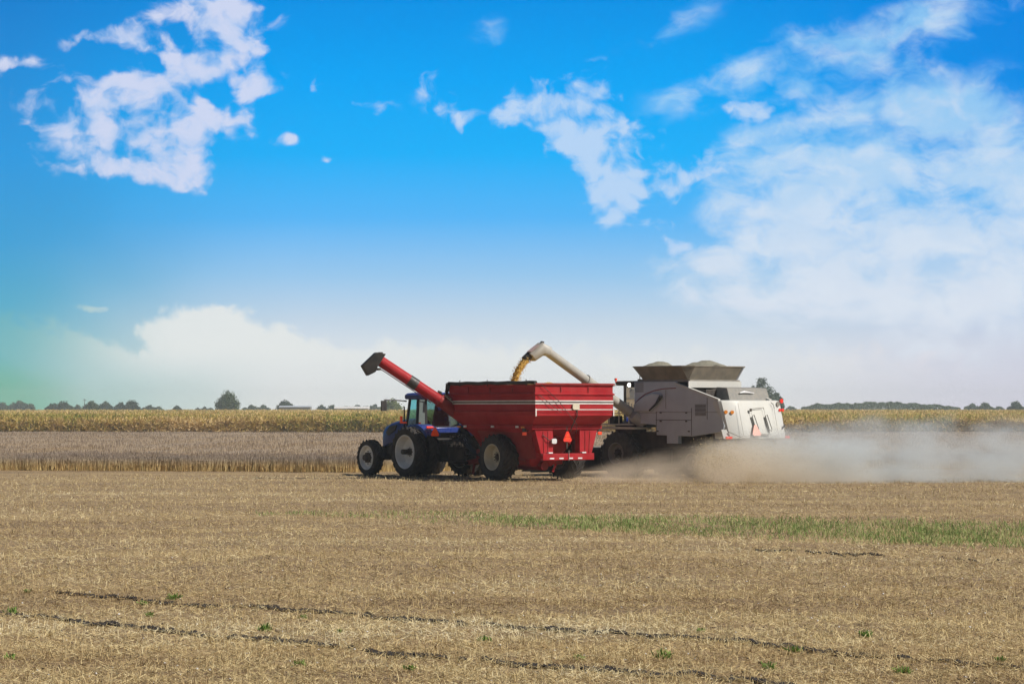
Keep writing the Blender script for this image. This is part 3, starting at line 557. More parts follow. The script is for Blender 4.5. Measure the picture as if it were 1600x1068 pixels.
# ---------------------------------------------------------------- tractor
def make_tractor():
    T = thing('tractor', 'dark blue farm tractor with dual rear wheels pulling the red grain cart', 'tractor', (-2.97, 104.3, 0), R(37))
    # hood
    def ring(y, w, zt, zb, crown):
        return [(-w, y, zb), (-w * 1.02, y, zb + (zt - zb) * .5), (-w * .96, y, zt - .16), (-w * .74, y, zt - .04), (-w * .3, y, zt + crown), (w * .3, y, zt + crown), (w * .74, y, zt - .04), (w * .96, y, zt - .16), (w * 1.02, y, zb + (zt - zb) * .5), (w, y, zb)]
    MB().loft([ring(1.62, .50, 2.46, 1.50, .03), ring(2.6, .48, 2.40, 1.50, .03), ring(3.4, .45, 2.28, 1.38, .03), ring(3.85, .42, 2.14, 1.25, .02), ring(4.02, .38, 1.98, 1.22, .0), ring(4.07, .34, 1.84, 1.25, 0)]).build('hood', M['blue'], T, ang=50)
    for s in (-1, 1):
        MB().prism([(2.75, 2.2), (3.35, 2.12), (3.62, 1.86), (3.45, 1.72), (2.9, 1.95)], s * .475, s * .50).build('hood_vent', M['black'], T)
        MB().prism([(3.72, 1.95), (3.98, 1.88), (3.98, 1.75), (3.74, 1.76)], s * .30, s * .37).build('headlight', M['reflect'], T)
    g_ = MB().box((0, 4.08, 1.58), (.62, .05, .66))
    for k in range(6): g_.box((0, 4.12, 1.34 + k * .095), (.56, .03, .025))
    g_.build('grille', M['black'], T)
    ch = MB().box((0, 2.2, 1.15), (.5, 3.9, .7)); ch.box((0, .1, 1.1), (.75, 1.3, .95)); ch.box((0, 4.15, .95), (.85, .55, .6)); ch.box((-.55, 1.2, 1.0), (.55, 1.1, .55)); ch.box((.55, 1.2, 1.0), (.55, 1.1, .55))
    ch.build('chassis', M['dark'], T, bevel=.03)
    MB().box((0, 4.55, .98), (.95, .3, .42)).build('front_weights', M['dark'], T, bevel=.03)
    MB().tube([(-1.5, 3.08, .78), (1.5, 3.08, .78)], .12, 12).tube([(-2.1, 0, 1.07), (2.1, 0, 1.07)], .11, 12).box((0, 3.08, .8), (.9, .35, .32)).build('axles', M['dark'], T)
    for s in (-1, 1): MB().lathe([(s * .55, .02), (s * .55, .45), (s * .80, .66), (s * .86, .66), (s * .87, .02)], 24, (0, 0, 1.07)).build('rim_shade_drum', M['dark'], T)  # oversized dark drums added to blacken the pale backs of the far rims
    # cab
    pil = MB(); cz0, cz1 = 2.0, 3.32; P0 = {'fl': (-.70, 1.72, cz0), 'fr': (.70, 1.72, cz0), 'rl': (-.86, .0, cz0 + .1), 'rr': (.86, .0, cz0 + .1)}; P1 = {'fl': (-.72, 1.42, cz1), 'fr': (.72, 1.42, cz1), 'rl': (-.80, .12, cz1), 'rr': (.80, .12, cz1)}
    for k in P0: pil.bar(P0[k], P1[k], .09, .1)
    for s in (-1, 1): pil.bar((s * .86, .72, cz0), (s * .80, .70, cz1), .09, .1); pil.bar((s * .72, 1.72, cz0), (s * .86, 0, cz0 + .1), .08, .1); pil.bar((s * .72, 1.42, cz1), (s * .8, .12, cz1), .08, .08)
    pil.bar((-.86, 0, cz0 + .1), (.86, 0, cz0 + .1), .08, .1); pil.bar((-.7, 1.72, cz0), (.7, 1.72, cz0), .08, .1)
    pil.build('cab_frame', M['black'], T)
    lo = MB().hexa([(-.72, 1.70, 1.35), (.72, 1.70, 1.35), (.84, .05, 1.35), (-.84, .05, 1.35)], [(-.72, 1.72, 2.02), (.72, 1.72, 2.02), (.86, .02, 2.12), (-.86, .02, 2.12)])
    lo.build('cab_base', M['tarp'], T, bevel=.03); MB().box((0, -.10, 1.98), (1.66, .16, .24)).build('rear_panel', M['bluelit'], T, bevel=.03)
    def pane(a, b, c, d, nm, mt): MB().add([a, b, c, d], [(0, 1, 2, 3)]).build(nm, mt, T)
    e = .03
    for s in (-1, 1):
        pane((s * .83, .05, cz0 + .1), (s * .85, .72, cz0), (s * .80, .70, cz1), (s * .79, .12, cz1), 'side_window', M['glass'])
        pane((s * .85, .72, cz0), (s * .72, 1.70, cz0), (s * .72, 1.42, cz1), (s * .80, .70, cz1), 'door_window', M['glass'])
    pane((-.84, -.01, cz0 + .1), (.84, -.01, cz0 + .1), (.8, .10, cz1), (-.8, .10, cz1), 'rear_window', M['glassd'])
    pane((-.70, 1.73, cz0), (.70, 1.73, cz0), (.72, 1.44, cz1), (-.72, 1.44, cz1), 'windscreen', M['glass'])
    rf = MB().loft([[(x * f, .75 + (y - .75) * f2, z) for x, y in ((-.86, 1.62), (-.7, 1.72), (.7, 1.72), (.86, 1.62), (.90, -.1), (.76, -.2), (-.76, -.2), (-.90, -.1))] for f, f2, z in ((.96, .97, 3.30), (1, 1, 3.36), (1, 1, 3.48), (.9, .92, 3.56), (.6, .6, 3.59))])
    rf.build('roof', M['blue'], T, ang=40)
    for s in (-1, 1):
        MB().box((s * .62, -.18, 3.40), (.24, .08, .10)).build('work_lamp', M['reflect'], T); MB().box((s * .62, 1.70, 3.41), (.22, .07, .10)).build('work_lamp', M['reflect'], T)
    st = MB().box((0, .55, 1.95), (.55, .5, .16)).box((0, .28, 2.3), (.52, .14, .72), (R(-8), 0, 0)).box((0, .24, 2.72), (.3, .1, .18)); st.build('seat', M['seat'], T, bevel=.04)
    sw = MB(); sw.tube([(.19 * math.cos(a), 1.14 + .13 * math.sin(a), 2.42 + .15 * math.sin(a)) for a in np.linspace(0, 2 * math.pi, 17)], .018, 6).bar((0, 1.15, 2.42), (0, 1.4, 1.95), .06)
    sw.build('steering_wheel', M['black'], T)
    MB().box((.35, 1.0, 2.3), (.2, .35, .12)).box((0, 1.5, 2.15), (.5, .12, .35)).build('console', M['black'], T, bevel=.02)
    # fenders over the inner duals
    for s in (-1, 1):
        fd = MB(); rings = []
        for a in np.linspace(R(148), R(38), 13):
            rr = 1.22 if True else 0; yy = math.cos(math.pi - a) * -1.26; zz = 1.07 + math.sin(a) * 1.17
            rings.append([(s * .80, yy * -1, zz), (s * 1.52, yy * -1, zz), (s * 1.56, yy * -1 * 1.0, zz - .14), (s * 1.52, yy * -.97, zz - .05), (s * .80, yy * -.97, zz - .06)])
        fd.loft(rings); fd.build('fender', M['bluelit'], T, ang=50)
        ye, ze = -1.0, 2.0
        MB().box((s * 1.25, -.82, 2.10), (.34, .07, .11), (R(-35), 0, 0)).build('tail_lamp', M['redglow'], T, bevel=.015)
    MB().box((-1.22, 1.20, 2.30), (.10, .42, .07)).box((-1.22, 1.36, 2.45), (.09, .10, .26)).build('orange_marker', M['orange'], T, bevel=.02)
    sm = MB().loft([[(-1.20 + x, -1.14, 1.92 + z) for x, z in TRI], [(-1.20 + x, -1.11, 1.92 + z) for x, z in TRI]]); sm.build('slow_vehicle_triangle', M['orange'], T)
    # mirror on a long arm
    for s in (-1, 1):
        mr = MB().tube([(s * .85, 1.50, 3.22), (s * 1.35, 1.55, 3.26), (s * 1.93, 1.60, 3.27)], .028, 8).tube([(s * 1.92, 1.60, 3.30), (s * 1.92, 1.60, 2.80)], .02, 8); mr.box((s * 1.95, 1.62, 3.02), (.26, .08, .44))
        mr.build('mirror', M['black'], T)
    MB().tube([(-.62, 2.0, 1.7), (-.62, 2.0, 2.55), (-.64, 1.98, 3.0)], [.035, .035, .028], 10).build('exhaust_pipe', M['black'], T)
    ld = MB()
    for k in range(4): ld.box((-.98 - .02 * k, 1.22, 1.45 - .28 * k), (.28, .42, .04))
    ld.bar((-.9, 1.44, 1.7), (-1.1, 1.44, .55), .04).bar((-.9, 1.0, 1.7), (-1.1, 1.0, .55), .04)
    ld.tube([(-.95, 1.5, 1.5), (-.98, 1.52, 2.2), (-.9, 1.55, 2.3)], .018, 6); ld.build('steps', M['dark'], T)
    hy = MB().box((0, -.75, 1.05), (.8, .5, .7)).box((0, -1.3, .62), (.16, 1.1, .12)).bar((-.45, -.6, .75), (-.45, -1.55, .62), .09).bar((.45, -.6, .75), (.45, -1.55, .62), .09).bar((-.45, -1.1, .7), (-.42, -.9, 1.5), .07).bar((.45, -1.1, .7), (.42, -.9, 1.5), .07).bar((0, -.8, 1.4), (0, -1.5, 1.2), .07)
    hy.build('hitch', M['dark'], T, bevel=.01)
    hs = MB(); rr = random.Random(3)
    for k in range(7):
        x0 = -.35 + .1 * k; hs.tube([(x0, -.95, 1.5 + .05 * (k % 3)), (x0 + rr.uniform(-.1, .1), -1.3, 1.85 - .1 * (k % 2)), (x0 * .6, -1.8, 1.4), (x0 * .4, -2.3, 1.05), (x0 * .3, -2.9, .9)], .018, 6)
    hs.build('hydraulic_hoses', M['black'], T)
    vv = MB()
    for k in range(5): vv.box((-.30 + .14 * k, -1.02, 1.35 + .08 * (k % 2)), (.09, .16, .13))
    vv.box((-.1, -1.05, 1.72), (.5, .08, .06)); vv.tube([(.35, -1.0, 1.75), (.42, -1.15, 1.2)], .02, 6)
    vv.build('hydraulic_couplers', M['steel'], T)
    w = wheel('rear_wheel', T, (-2.0, 0, 1.07), 1.07, .715, .50, 22, .34, M['rim'], .13, .22, M['rubber'])
    for loc, fl in (((-1.36, 0, 1.07), False), ((2.0, 0, 1.07), True), ((1.36, 0, 1.07), True)): copy_tree(w, T, loc, math.pi if fl else 0)
    f = wheel('front_wheel', T, (-1.9, 3.08, .78), .78, .53, .46, 20, .16, M['rim'], .20, .26, M['rubber'], lug=.045)
    copy_tree(f, T, (1.9, 3.08, .78), math.pi)
    return T
_c = .05
TRI = [(-.20, -.12), (-.16, -.18), (.16, -.18), (.20, -.12), (.05, .18), (-.05, .18)]
make_tractor()

# ---------------------------------------------------------------- grain cart
def make_cart():
    T = thing('grain_cart', 'red grain cart with white stripes, full of grain, hitched behind the blue tractor', 'grain cart', (.83, 99.66, 0), R(37))
    def ring(hx, y0, y1, z, ch=.0):   # outline with the front-left corner cut off, from rear-left round
        return [(-hx, y0, z), (hx, y0, z), (hx, y1, z), (-hx + ch * 1.1, y1, z), (-hx, y1 - ch, z)]
    T1 = 3.86
    # corrugated upper walls: each horizontal rib a real fold
    lv = [(3.86, 0), (3.80, 0), (3.79, -.02), (3.52, -.02), (3.50, .035), (3.45, .035), (3.43, -.01), (2.82, -.01), (2.80, .03), (2.76, .03), (2.74, 0), (2.62, -.01)]
    rings = [ring(2.0 + o, -2.8 - o, 3.4 + o, z, .3) for z, o in lv]
    rings += [ring(1.74, -2.28, 3.0, 2.24, .7), ring(1.78, -2.32, 3.04, 2.23, .7), ring(1.78, -2.32, 3.04, 2.08, .7), ring(1.72, -2.24, 2.98, 2.07, .7), ring(1.25, -1.15, 2.45, 1.62, .45), ring(.66, -.7, 1.6, .70, .1), ring(.5, -.6, 1.45, .55, .1)]
    ib = [ring(1.94, -2.74, 3.34, 3.86, .3), ring(1.94, -2.74, 3.34, 3.0, .3)]
    MB().loft(ib[::-1][:0] + [ib[1], ib[0]] + rings, True).build('hopper', M['red'], T, ang=25)
    # stripes round side and rear
    def band(z, h, m, name, x=2.003, y0=-2.803, y1=3.02):
        mb = MB(); mb.box((-x - .0, (y0 + y1) / 2, z), (.008, y1 - y0, h)); mb.box((0, y0, z), (2 * x - .02, .008, h)); mb.build(name, m, T)
    band(3.205, .045, M['white'], 'white_stripe'); band(3.155, .045, M['black'], 'black_stripe'); band(3.10, .045, M['white'], 'white_stripe')
    MB().box((0, -2.812, 2.86), (3.96, .01, .03)).build('white_stripe', M['white'], T)
    for x in (-1.985, 1.985): MB().box((x, -2.836, 2.75), (.05, .012, .30)).build('corner_reflector', M['white'], T)
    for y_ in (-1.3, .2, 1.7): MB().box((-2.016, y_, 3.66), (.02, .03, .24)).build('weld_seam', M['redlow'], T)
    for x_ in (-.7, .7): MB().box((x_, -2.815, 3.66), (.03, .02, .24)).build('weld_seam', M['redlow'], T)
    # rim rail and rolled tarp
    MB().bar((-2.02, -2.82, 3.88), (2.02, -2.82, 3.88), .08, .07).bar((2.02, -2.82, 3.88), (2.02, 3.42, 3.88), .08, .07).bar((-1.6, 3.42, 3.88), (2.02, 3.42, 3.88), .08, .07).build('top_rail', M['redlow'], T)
    tp = MB(); tp.tube([(-2.02, -2.86 + (5.9) * k / 14, 3.93 + .012 * math.sin(k * 1.9)) for k in range(15)], .075, 10); tp.tube([(-2.0, 3.0, 3.92), (-1.8, 3.22, 3.90), (-1.6, 3.42, 3.88)], .07, 8); tp.build('rolled_tarp', M['tarp'], T)
    for yy in (-2.3, .3, 2.2): MB().tube([(-2.07, yy, 3.80), (-2.07, yy, 4.06)], .02, 6).build('tarp_hook', M['black'], T)
    br = MB(); rr = random.Random(5)
    for k in range(9):
        f = k / 8; br.box((-2.06 + .25 * f, 3.06 + .55 * f, 3.86 - .10 * k), (.16, .16, .10), (rr.random(), rr.random(), rr.random()))
    br.build('tarp_crumple', M['tarp'], T)
    MB().loft([[(x, -2.83, z) for x, z in RO(.02, 2.98, .17, .125, .05)], [(x, -2.87, z) for x, z in RO(.02, 2.98, .17, .125, .05)]]).build('sight_window', M['cream'], T)
    MB().tube([(.07, -2.86, 2.85), (.07, -2.86, 2.62), (.10, -2.45, 2.12), (.10, -2.4, 2.0)], .024, 8).tube([(-1.75, -2.86, 3.86), (-.9, -2.90, 3.2), (.1, -2.82, 2.25), (.3, -2.5, 1.9)], .012, 6).tube([(-1.85, -2.85, 3.45), (-1.2, -2.9, 3.0), (-.75, -2.88, 2.74)], .012, 6).build('crank_rods', M['dark'], T)
    # frame: rear legs, side plates, beam
    for s in (-1, 1):
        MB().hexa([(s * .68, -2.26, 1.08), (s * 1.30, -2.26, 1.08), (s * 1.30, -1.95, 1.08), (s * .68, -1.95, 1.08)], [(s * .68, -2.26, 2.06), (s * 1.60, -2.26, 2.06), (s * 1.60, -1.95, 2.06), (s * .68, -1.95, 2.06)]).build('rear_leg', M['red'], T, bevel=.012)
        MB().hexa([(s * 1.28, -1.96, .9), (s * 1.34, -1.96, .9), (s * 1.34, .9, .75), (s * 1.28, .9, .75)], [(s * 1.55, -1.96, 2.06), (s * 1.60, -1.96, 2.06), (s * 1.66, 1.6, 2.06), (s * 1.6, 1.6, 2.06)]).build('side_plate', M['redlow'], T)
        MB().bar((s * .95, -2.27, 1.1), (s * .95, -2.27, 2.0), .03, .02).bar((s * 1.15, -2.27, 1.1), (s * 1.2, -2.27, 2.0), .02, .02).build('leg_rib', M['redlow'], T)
    MB().box((0, -2.33, .97), (2.62, .16, .27)).build('rear_beam', M['red'], T, bevel=.015)
    MB().box((0, -2.42, 1.02), (.02, .03, .42)).build('beam_bracket', M['steel'], T)
    for x in (-.86, -.38, .10, .58): MB().box((x, -2.415, .91), (.22, .012, .055)).build('reflector', M['reflect'], T)
    for x in (-.93, .78): MB().box((x, -2.36, 1.135), (.20, .14, .05)).build('reflector', M['reflect'], T)
    MB().loft([[(-.02 + x * 1.1, -2.36, 1.78 + z * 1.15) for x, z in TRI], [(-.02 + x * 1.1, -2.34, 1.78 + z * 1.15) for x, z in TRI]]).build('slow_vehicle_triangle', M['redglow'], T)
    ti = MB().loft([[(-.02 + x * .62, -2.366, 1.775 + z * .66) for x, z in TRI], [(-.02 + x * .62, -2.362, 1.775 + z * .66) for x, z in TRI]]); ti.build('triangle_centre', M['orange'], T)
    MB().box((-.02, -2.30, 1.75), (.05, .05, .9)).build('triangle_post', M['dark'], T)
    MB().loft([[(-.72 + x, -2.40, 1.60 + z) for x, z in RO(0, 0, .12, .10, .04)], [(-.72 + x, -2.33, 1.60 + z) for x, z in RO(0, 0, .12, .10, .04)]]).build('work_lamp', M['reflect'], T)
    MB().tube([(-1.25, -2.3, 1.85), (-1.0, -2.36, 1.66), (-.8, -2.36, 1.6)], .02, 6).build('lamp_bracket', M['dark'], T)
    MB().tube([(-.9, -1.9, 1.5), (.55, -1.2, 2.0)], .05, 8).tube([(.4, -2.0, 1.5), (-.5, -1.1, 2.05)], .05, 8).build('cross_brace', M['redlow'], T)
    for x in (-2.14, 2.14):
        s = -1 if x < 0 else 1
        MB().box((s * 1.93, -2.0, 1.90), (.20, .05, .13)).build('tail_lamp', M['orange'], T, bevel=.01); MB().bar((s * 1.7, -1.95, 2.02), (s * 1.95, -1.97, 1.99), .05).box((s * 1.92, -1.97, 2.04), (.12, .1, .15)).build('lamp_arm', M['black'], T)
    for yy in (2.65, -1.7): MB().box((-1.79, yy, 2.15), (.012, .22, .07)).build('amber_reflector', M['amber'], T)
    for yy in (2.2, .3, -1.35): MB().box((-1.80, yy, 2.17), (.06, .16, .08)).build('side_marker', M['reflect'], T)
    # running gear
    MB().box((0, 0, .93), (3.0, .28, .28)).box((0, -.4, .72), (2.4, .2, .2)).box((0, .5, .9), (1.0, 1.6, .3)).build('axle', M['redlow'], T, bevel=.02)
    wl = wheel('wheel', T, (-2.1, 0, .94), .94, .53, .80, 20, .36, M['cream'], .14, .10, M['rubber'], lug=.055, bolts=10)
    copy_tree(wl, T, (2.1, 0, .94), math.pi)
    # lower cross auger and drawbar
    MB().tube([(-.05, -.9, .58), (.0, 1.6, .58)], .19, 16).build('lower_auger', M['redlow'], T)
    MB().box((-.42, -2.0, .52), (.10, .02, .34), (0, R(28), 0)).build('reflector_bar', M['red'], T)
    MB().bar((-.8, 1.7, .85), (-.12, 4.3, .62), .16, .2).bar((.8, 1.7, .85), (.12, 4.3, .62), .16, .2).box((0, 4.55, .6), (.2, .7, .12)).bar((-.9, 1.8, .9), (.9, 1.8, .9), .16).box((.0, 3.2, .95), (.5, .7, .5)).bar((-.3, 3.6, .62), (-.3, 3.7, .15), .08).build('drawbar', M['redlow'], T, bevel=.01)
    MB().tube([(0, 1.7, .95), (0, 4.6, .95)], .05, 8).build('drive_shaft', M['dark'], T)
    MB().hexa([(-.45, 1.5, .5), (.45, 1.5, .5), (.45, 2.2, .6), (-.45, 2.2, .6)], [(-1.0, 2.6, 2.08), (.9, 2.6, 2.08), (.9, 3.02, 2.08), (-1.0, 3.02, 2.08)]).build('front_brace', M['redlow'], T)
    # discharge auger, given in world points then brought into the cart's own frame
    mw = (Matrix.Translation((.83, 99.66, 0)) @ Matrix.Rotation(R(37), 4, 'Z')).inverted()
    def W(px, py, Y): return mw @ Vector(((px - 800) / F * Y, Y, CAM_Z + (638 - py) / F * Y))
    A = W(742, 668, 101.2); H = W(688, 626, 100.6); B = W(590, 561, 100.0); Dn = (B - H).normalized()
    MB().tube([A + (A - H) * .6, A, H], .235, 20).build('lower_discharge_tube', M['redlow'], T)
    MB().tube([H, B], [.235, .225], 20).build('discharge_tube', M['red'], T)
    MB().tube([H - Dn * .06, H + Dn * .06], .28, 16).build('hinge_collar', M['redlow'], T)
    side = Vector((0, 0, 1)).cross(Dn).normalized(); upv = Dn.cross(side).normalized()
    if upv.z < 0: upv = -upv
    hg = MB(); rr = random.Random(9)
    for k in range(14):
        f = k / 13; p_ = H.lerp(A, -.12 + 1.0 * f) + upv * (.26 + rr.uniform(-.03, .05)); hg.box(p_, (.10, .16, .10), (rr.random(), rr.random(), rr.random()))
    hg.build('hinge_linkage', M['tarp'], T); hs = MB().tube([H + upv * .32, H.lerp(A, .4) + upv * .36, H.lerp(A, .85) + upv * .3], .035, 8).tube([H + upv * .28 + side * .1, H.lerp(A, .8) + upv * .24 + side * .1], .03, 8); hs.build('hinge_cylinder', M['steel'], T)
    q = H.lerp(B, .44); MB().tube([q - Dn * .20, q + Dn * .20], .243, 20).build('black_band', M['black'], T)
    MB().tube([H + Dn * .3 - upv * .27, B - Dn * .3 - upv * .27], .02, 6).build('tube_pipe', M['redlow'], T)
    # spout: an angular hood turned down at the end
    c0 = W(595, 563, 100.0)
    def quad(c, hw, uu, hh): return [c + side * hw + uu * hh, c - side * hw + uu * hh, c - side * hw - uu * hh, c + side * hw - uu * hh]
    d2 = (W(571, 574, 100.0) - W(592, 562, 100.0)).normalized(); u2 = d2.cross(side).normalized(); u2 = u2 if u2.z > 0 else -u2
    c1 = W(586, 565.5, 100.0); c2 = W(569, 579, 100.0)
    sp = MB().loft([quad(c0, .26, upv, .32), quad(c1, .27, (upv + u2).normalized(), .40), quad(c2, .25, u2, .24)]); sp.build('spout', M['tarp'], T, bevel=.02)
    MB().box(c1 + upv * .42, (.14, .14, .12)).build('spout_bracket', M['dark'], T); MB().box(c0 - upv * .36 + Dn * -.1, (.12, .2, .1)).build('spout_latch', M['dark'], T)
    # grain standing above the rim
    return T
def RO(cx, cz, hx, hz, c):
    return [(cx - hx + c, cz - hz), (cx + hx - c, cz - hz), (cx + hx, cz - hz + c), (cx + hx, cz + hz - c), (cx + hx - c, cz + hz), (cx - hx + c, cz + hz), (cx - hx, cz + hz - c), (cx - hx, cz - hz + c)]
CART = make_cart()
def heap(name, x0, x1, y0, y1, zf, mt, label, loc, rz, n=36):
    gx, gy = np.meshgrid(np.linspace(x0, x1, n), np.linspace(y0, y1, n)); z = zf(gx, gy) + (vnoise(gx * 6, gy * 6, 5) - .5) * .04 + (vnoise(gx * 2, gy * 2, 6) - .5) * .08
    v = np.stack([gx, gy, z], -1).reshape(-1, 3); idx = np.arange(n * n).reshape(n, n); q = np.stack([idx[:-1, :-1], idx[:-1, 1:], idx[1:, 1:], idx[1:, :-1]], -1).reshape(-1, 4)
    o = np_mesh(name, v, q, mt, smooth=True); o.location = loc; o.rotation_euler = (0, 0, rz); return tag(o, label, 'grain', kind='stuff')
heap('grain_heap', -1.88, 1.88, -2.68, 2.3, lambda x, y: 3.62 + .34 * np.exp(-((x + .1) ** 2 * .9 + (y - 0.0) ** 2 * .35)) + .20 * np.exp(-((x + .3) ** 2 * 1.6 + (y + 1.9) ** 2 * 1.4)), M['grain'], 'yellow soybeans heaped in the red cart', (.83, 99.66, 0), R(37))

# ---------------------------------------------------------------- combine
CX, CY, CP = 5.95, 105.8, 42
def make_combine():
    T = thing('combine_harvester', 'dusty silver combine harvester with its unloading auger over the red cart', 'combine', (CX, CY, 0), R(CP))
    X0 = 1.6
    # body: side panel profile (y,z)
    prof = [(-.72, 2.3), (-.72, 4.04), (-3.22, 4.04), (-3.24, 3.90), (-4.4, 3.62), (-5.62, 3.22), (-5.95, 2.2), (-5.9, 1.95), (-4.1, 1.74), (-2.05, 1.78), (-2.0, 2.2)]
    MB().prism(prof, -X0, -X0 + .10).build('side_panel', M['silver'], T, bevel=.012)
    MB().prism(prof, X0 - .10, X0).build('side_panel', M['silver'], T, bevel=.012)
    core = MB().box((0, -1.97, 3.15), (3.0, 2.5, 1.76)); core.prism([(-3.22, 1.8), (-3.22, 3.1), (-5.7, 3.0), (-5.8, 1.9)], -1.48, 1.48); core.build('body', M['grey'], T)
    low = MB().box((0, -2.3, 1.55), (2.6, 4.6, .7)).box((0, -2.2, .95), (2.3, 4.6, 1.1)).box((-.95, -1.9, 1.0), (.6, 1.3, .8)).box((-1.2, -2.9, 1.66), (.5, .75, .40)); low.build('chassis', M['dark'], T, bevel=.03)  # tall lower box added as a dark mass for the shadowed underbody
    MB().box((-1.50, -2.99, 1.60), (.2, .66, .34)).build('lower_shield', M['silver'], T)
    # relief on the left side: trim line, seams, elbow housing
    tr = MB(); tr.tube([(-X0 - .012, y_, z_) for y_, z_ in ((-.75, 3.10), (-1.0, 3.30), (-1.4, 3.52), (-1.9, 3.66), (-2.5, 3.74), (-3.2, 3.76))], .018, 6); tr.build('trim_line', M['redlow'], T)
    sm = MB().box((-X0 - .004, -4.1, 2.35), (.012, .02, 1.15)).box((-X0 - .004, -3.05, 2.42), (.012, 2.1, .02)).box((-X0 - .004, -2.04, 2.3), (.012, .02, .95)).box((-X0 - .004, -5.0, 2.9), (.012, .02, .9)); sm.build('panel_seams', M['dark'], T)
    fl = MB().prism([(-.75, 2.78), (-.75, 3.05), (-1.0, 3.24), (-1.4, 3.44), (-1.9, 3.56), (-2.36, 3.52), (-2.38, 3.34), (-1.78, 2.80)], -X0 - .10, -X0); fl.build('side_cowl', M['silver'], T, bevel=.03)
    MB().tube([(-X0 - .10, -2.40, 3.42), (-X0 - .10, -2.12, 3.10), (-X0 - .10, -1.72, 2.82)], [.09, .05, .04], 8).build('cowl_handle', M['black'], T)
    ds = MB(); 
    for k in range(14): ds.box((-X0 - .003, -1.02, 3.62 + 0 * k), (.01, .5, .02)) if k == 0 else ds.box((-X0 - .003, -1.02, 3.62 - .0 + .03 * k), (.01, .5, .012))
    ds.build('side_louvre', M['grey'], T)
    vt = MB()
    for k in range(9): vt.box((-X0 - .008, -4.62, 2.62 + .055 * k), (.02, .62, .022))
    vt.build('vent_grille', M['dark'], T)
    hn = MB()
    for y_, z_ in ((-2.3, 2.37), (-3.8, 2.37), (-2.3, 2.73), (-3.8, 2.73), (-2.12, 1.95), (-3.95, 1.95)): hn.box((-X0 - .014, y_, z_), (.03, .10, .05))
    hn.build('panel_hinges', M['dark'], T)
    MB().box((-X0 - .004, -3.05, 2.75), (.012, 2.1, .016)).box((-X0 - .004, -1.4, 2.72), (.012, 1.3, .016)).box((-X0 - .004, -2.6, 3.30), (.012, .016, .8)).box((-X0 - .004, -5.35, 2.75), (.012, .9, .016)).build('upper_seams', M['grey'], T)
    # white deck strip and sloping rail
    MB().box((0, -3.93, 3.92), (3.24, .05, .27)).box((0, -3.6, 3.80), (3.0, .6, .03)).build('deck_edge', M['rearwhite'], T)
    MB().bar((-X0 + .02, -3.22, 3.96), (-X0 + .02, -5.66, 3.26), .14, .07).bar((X0 - .02, -3.22, 3.96), (X0 - .02, -5.66, 3.26), .14, .07).build('sloping_rail', M['rearwhite'], T, bevel=.01)
    en = MB().box((-.55, -4.2, 3.36), (1.6, 1.0, .66)).box((.9, -4.1, 3.4), (1.0, .9, .7)).tube([(-.6, -4.3, 3.6), (.4, -4.3, 3.66)], .12, 10).box((0, -4.9, 3.12), (2.9, 1.5, .12)); en.build('engine', M['dark'], T, bevel=.02)
    sb = MB().hexa([(-.75, -5.48, 3.24), (1.75, -5.48, 3.24), (1.75, -4.7, 3.24), (-.75, -4.7, 3.24)], [(-.72, -5.30, 3.76), (1.72, -5.30, 3.76), (1.72, -4.7, 3.80), (-.72, -4.7, 3.80)]); sb.build('screen_box', M['screen'], T, bevel=.015)
    MB().tube([(-.1, -5.45, 3.56), (.2, -5.43, 3.60), (.8, -5.44, 3.55)], [.02, .05, .015], 8).build('screen_wiper', M['reflect'], T)
    # rear hood, rounded in plan
    pl = [(-1.60, -5.3), (-1.66, -5.66), (-1.60, -5.80), (-1.22, -6.03), (-.9, -6.12), (0, -6.16), (.9, -6.12), (1.50, -6.06), (1.86, -5.90), (2.04, -5.62), (1.90, -5.3)]
    def rr_(z, dy, k, dx=0): return [((x * k + dx), (y + dy if y < -5.4 else y), z) for x, y in pl]
    MB().loft([rr_(1.66, -.36, .93, .06), rr_(1.72, -.36, .95, .06), rr_(2.4, -.20, .98, .03), rr_(3.14, -.02, 1, 0), rr_(3.22, .02, .99, 0), rr_(3.25, .12, .95, 0)]).build('rear_hood', M['rearwhite'], T, ang=28)
    # rear door, seams, slots follow the slope
    def rz_(x, z, out=.0): f = (3.2 - z) / 1.5; return (x, -6.235 - .36 * f + .05 * (x / 1.2) ** 2 - out, z)
    def strip3(pts, r=.012): return MB().tube([rz_(x, z, .004) for x, z in pts], r, 6)
    strip3([(-.42, 2.88), (.42, 2.94), (.44, 2.86)]).build('door_seam', M['dark'], T)
    strip3([(.44, 2.86), (.46, 1.86)], .006).build('door_seam', M['grey'], T)
    strip3([(-.42, 2.88), (-.16, 1.84)], .006).build('door_seam', M['grey'], T)
    MB().box(rz_(-.40, 2.84, .02), (.10, .04, .12)).build('door_latch', M['dark'], T)
    for x0 in (-.30, .52):
        mb = MB(); o = [(x0 - .08, 2.60), (x0 + .05, 2.64), (x0 + .19, 2.05), (x0 + .14, 1.96), (x0 + .02, 2.02)]; mb.tube([rz_(x, z, .022) for x, z in o + [o[0]]], .012, 6); mb.build('door_handle', M['dark'], T)
        MB().add([rz_(x, z, .012) for x, z in o], [tuple(range(5))]).build('handle_recess', M['rearwhite'], T)
    mb = MB().add([rz_(.02, 1.84, .01), rz_(.50, 1.84, .01), rz_(.50, 1.80, .03), rz_(.02, 1.80, .03)], [(0, 1, 2, 3)]).bar(rz_(.0, 1.83, .0), rz_(.56, 1.83, .0), .05, .04); mb.build('door_step', M['grey'], T)
    a_ = [rz_(-.30 + x * 1.3, 2.0 + z * 1.25, .02) for x, z in TRI]; b2 = [rz_(-.30 + x * 1.3, 2.0 + z * 1.25, .04) for x, z in TRI]
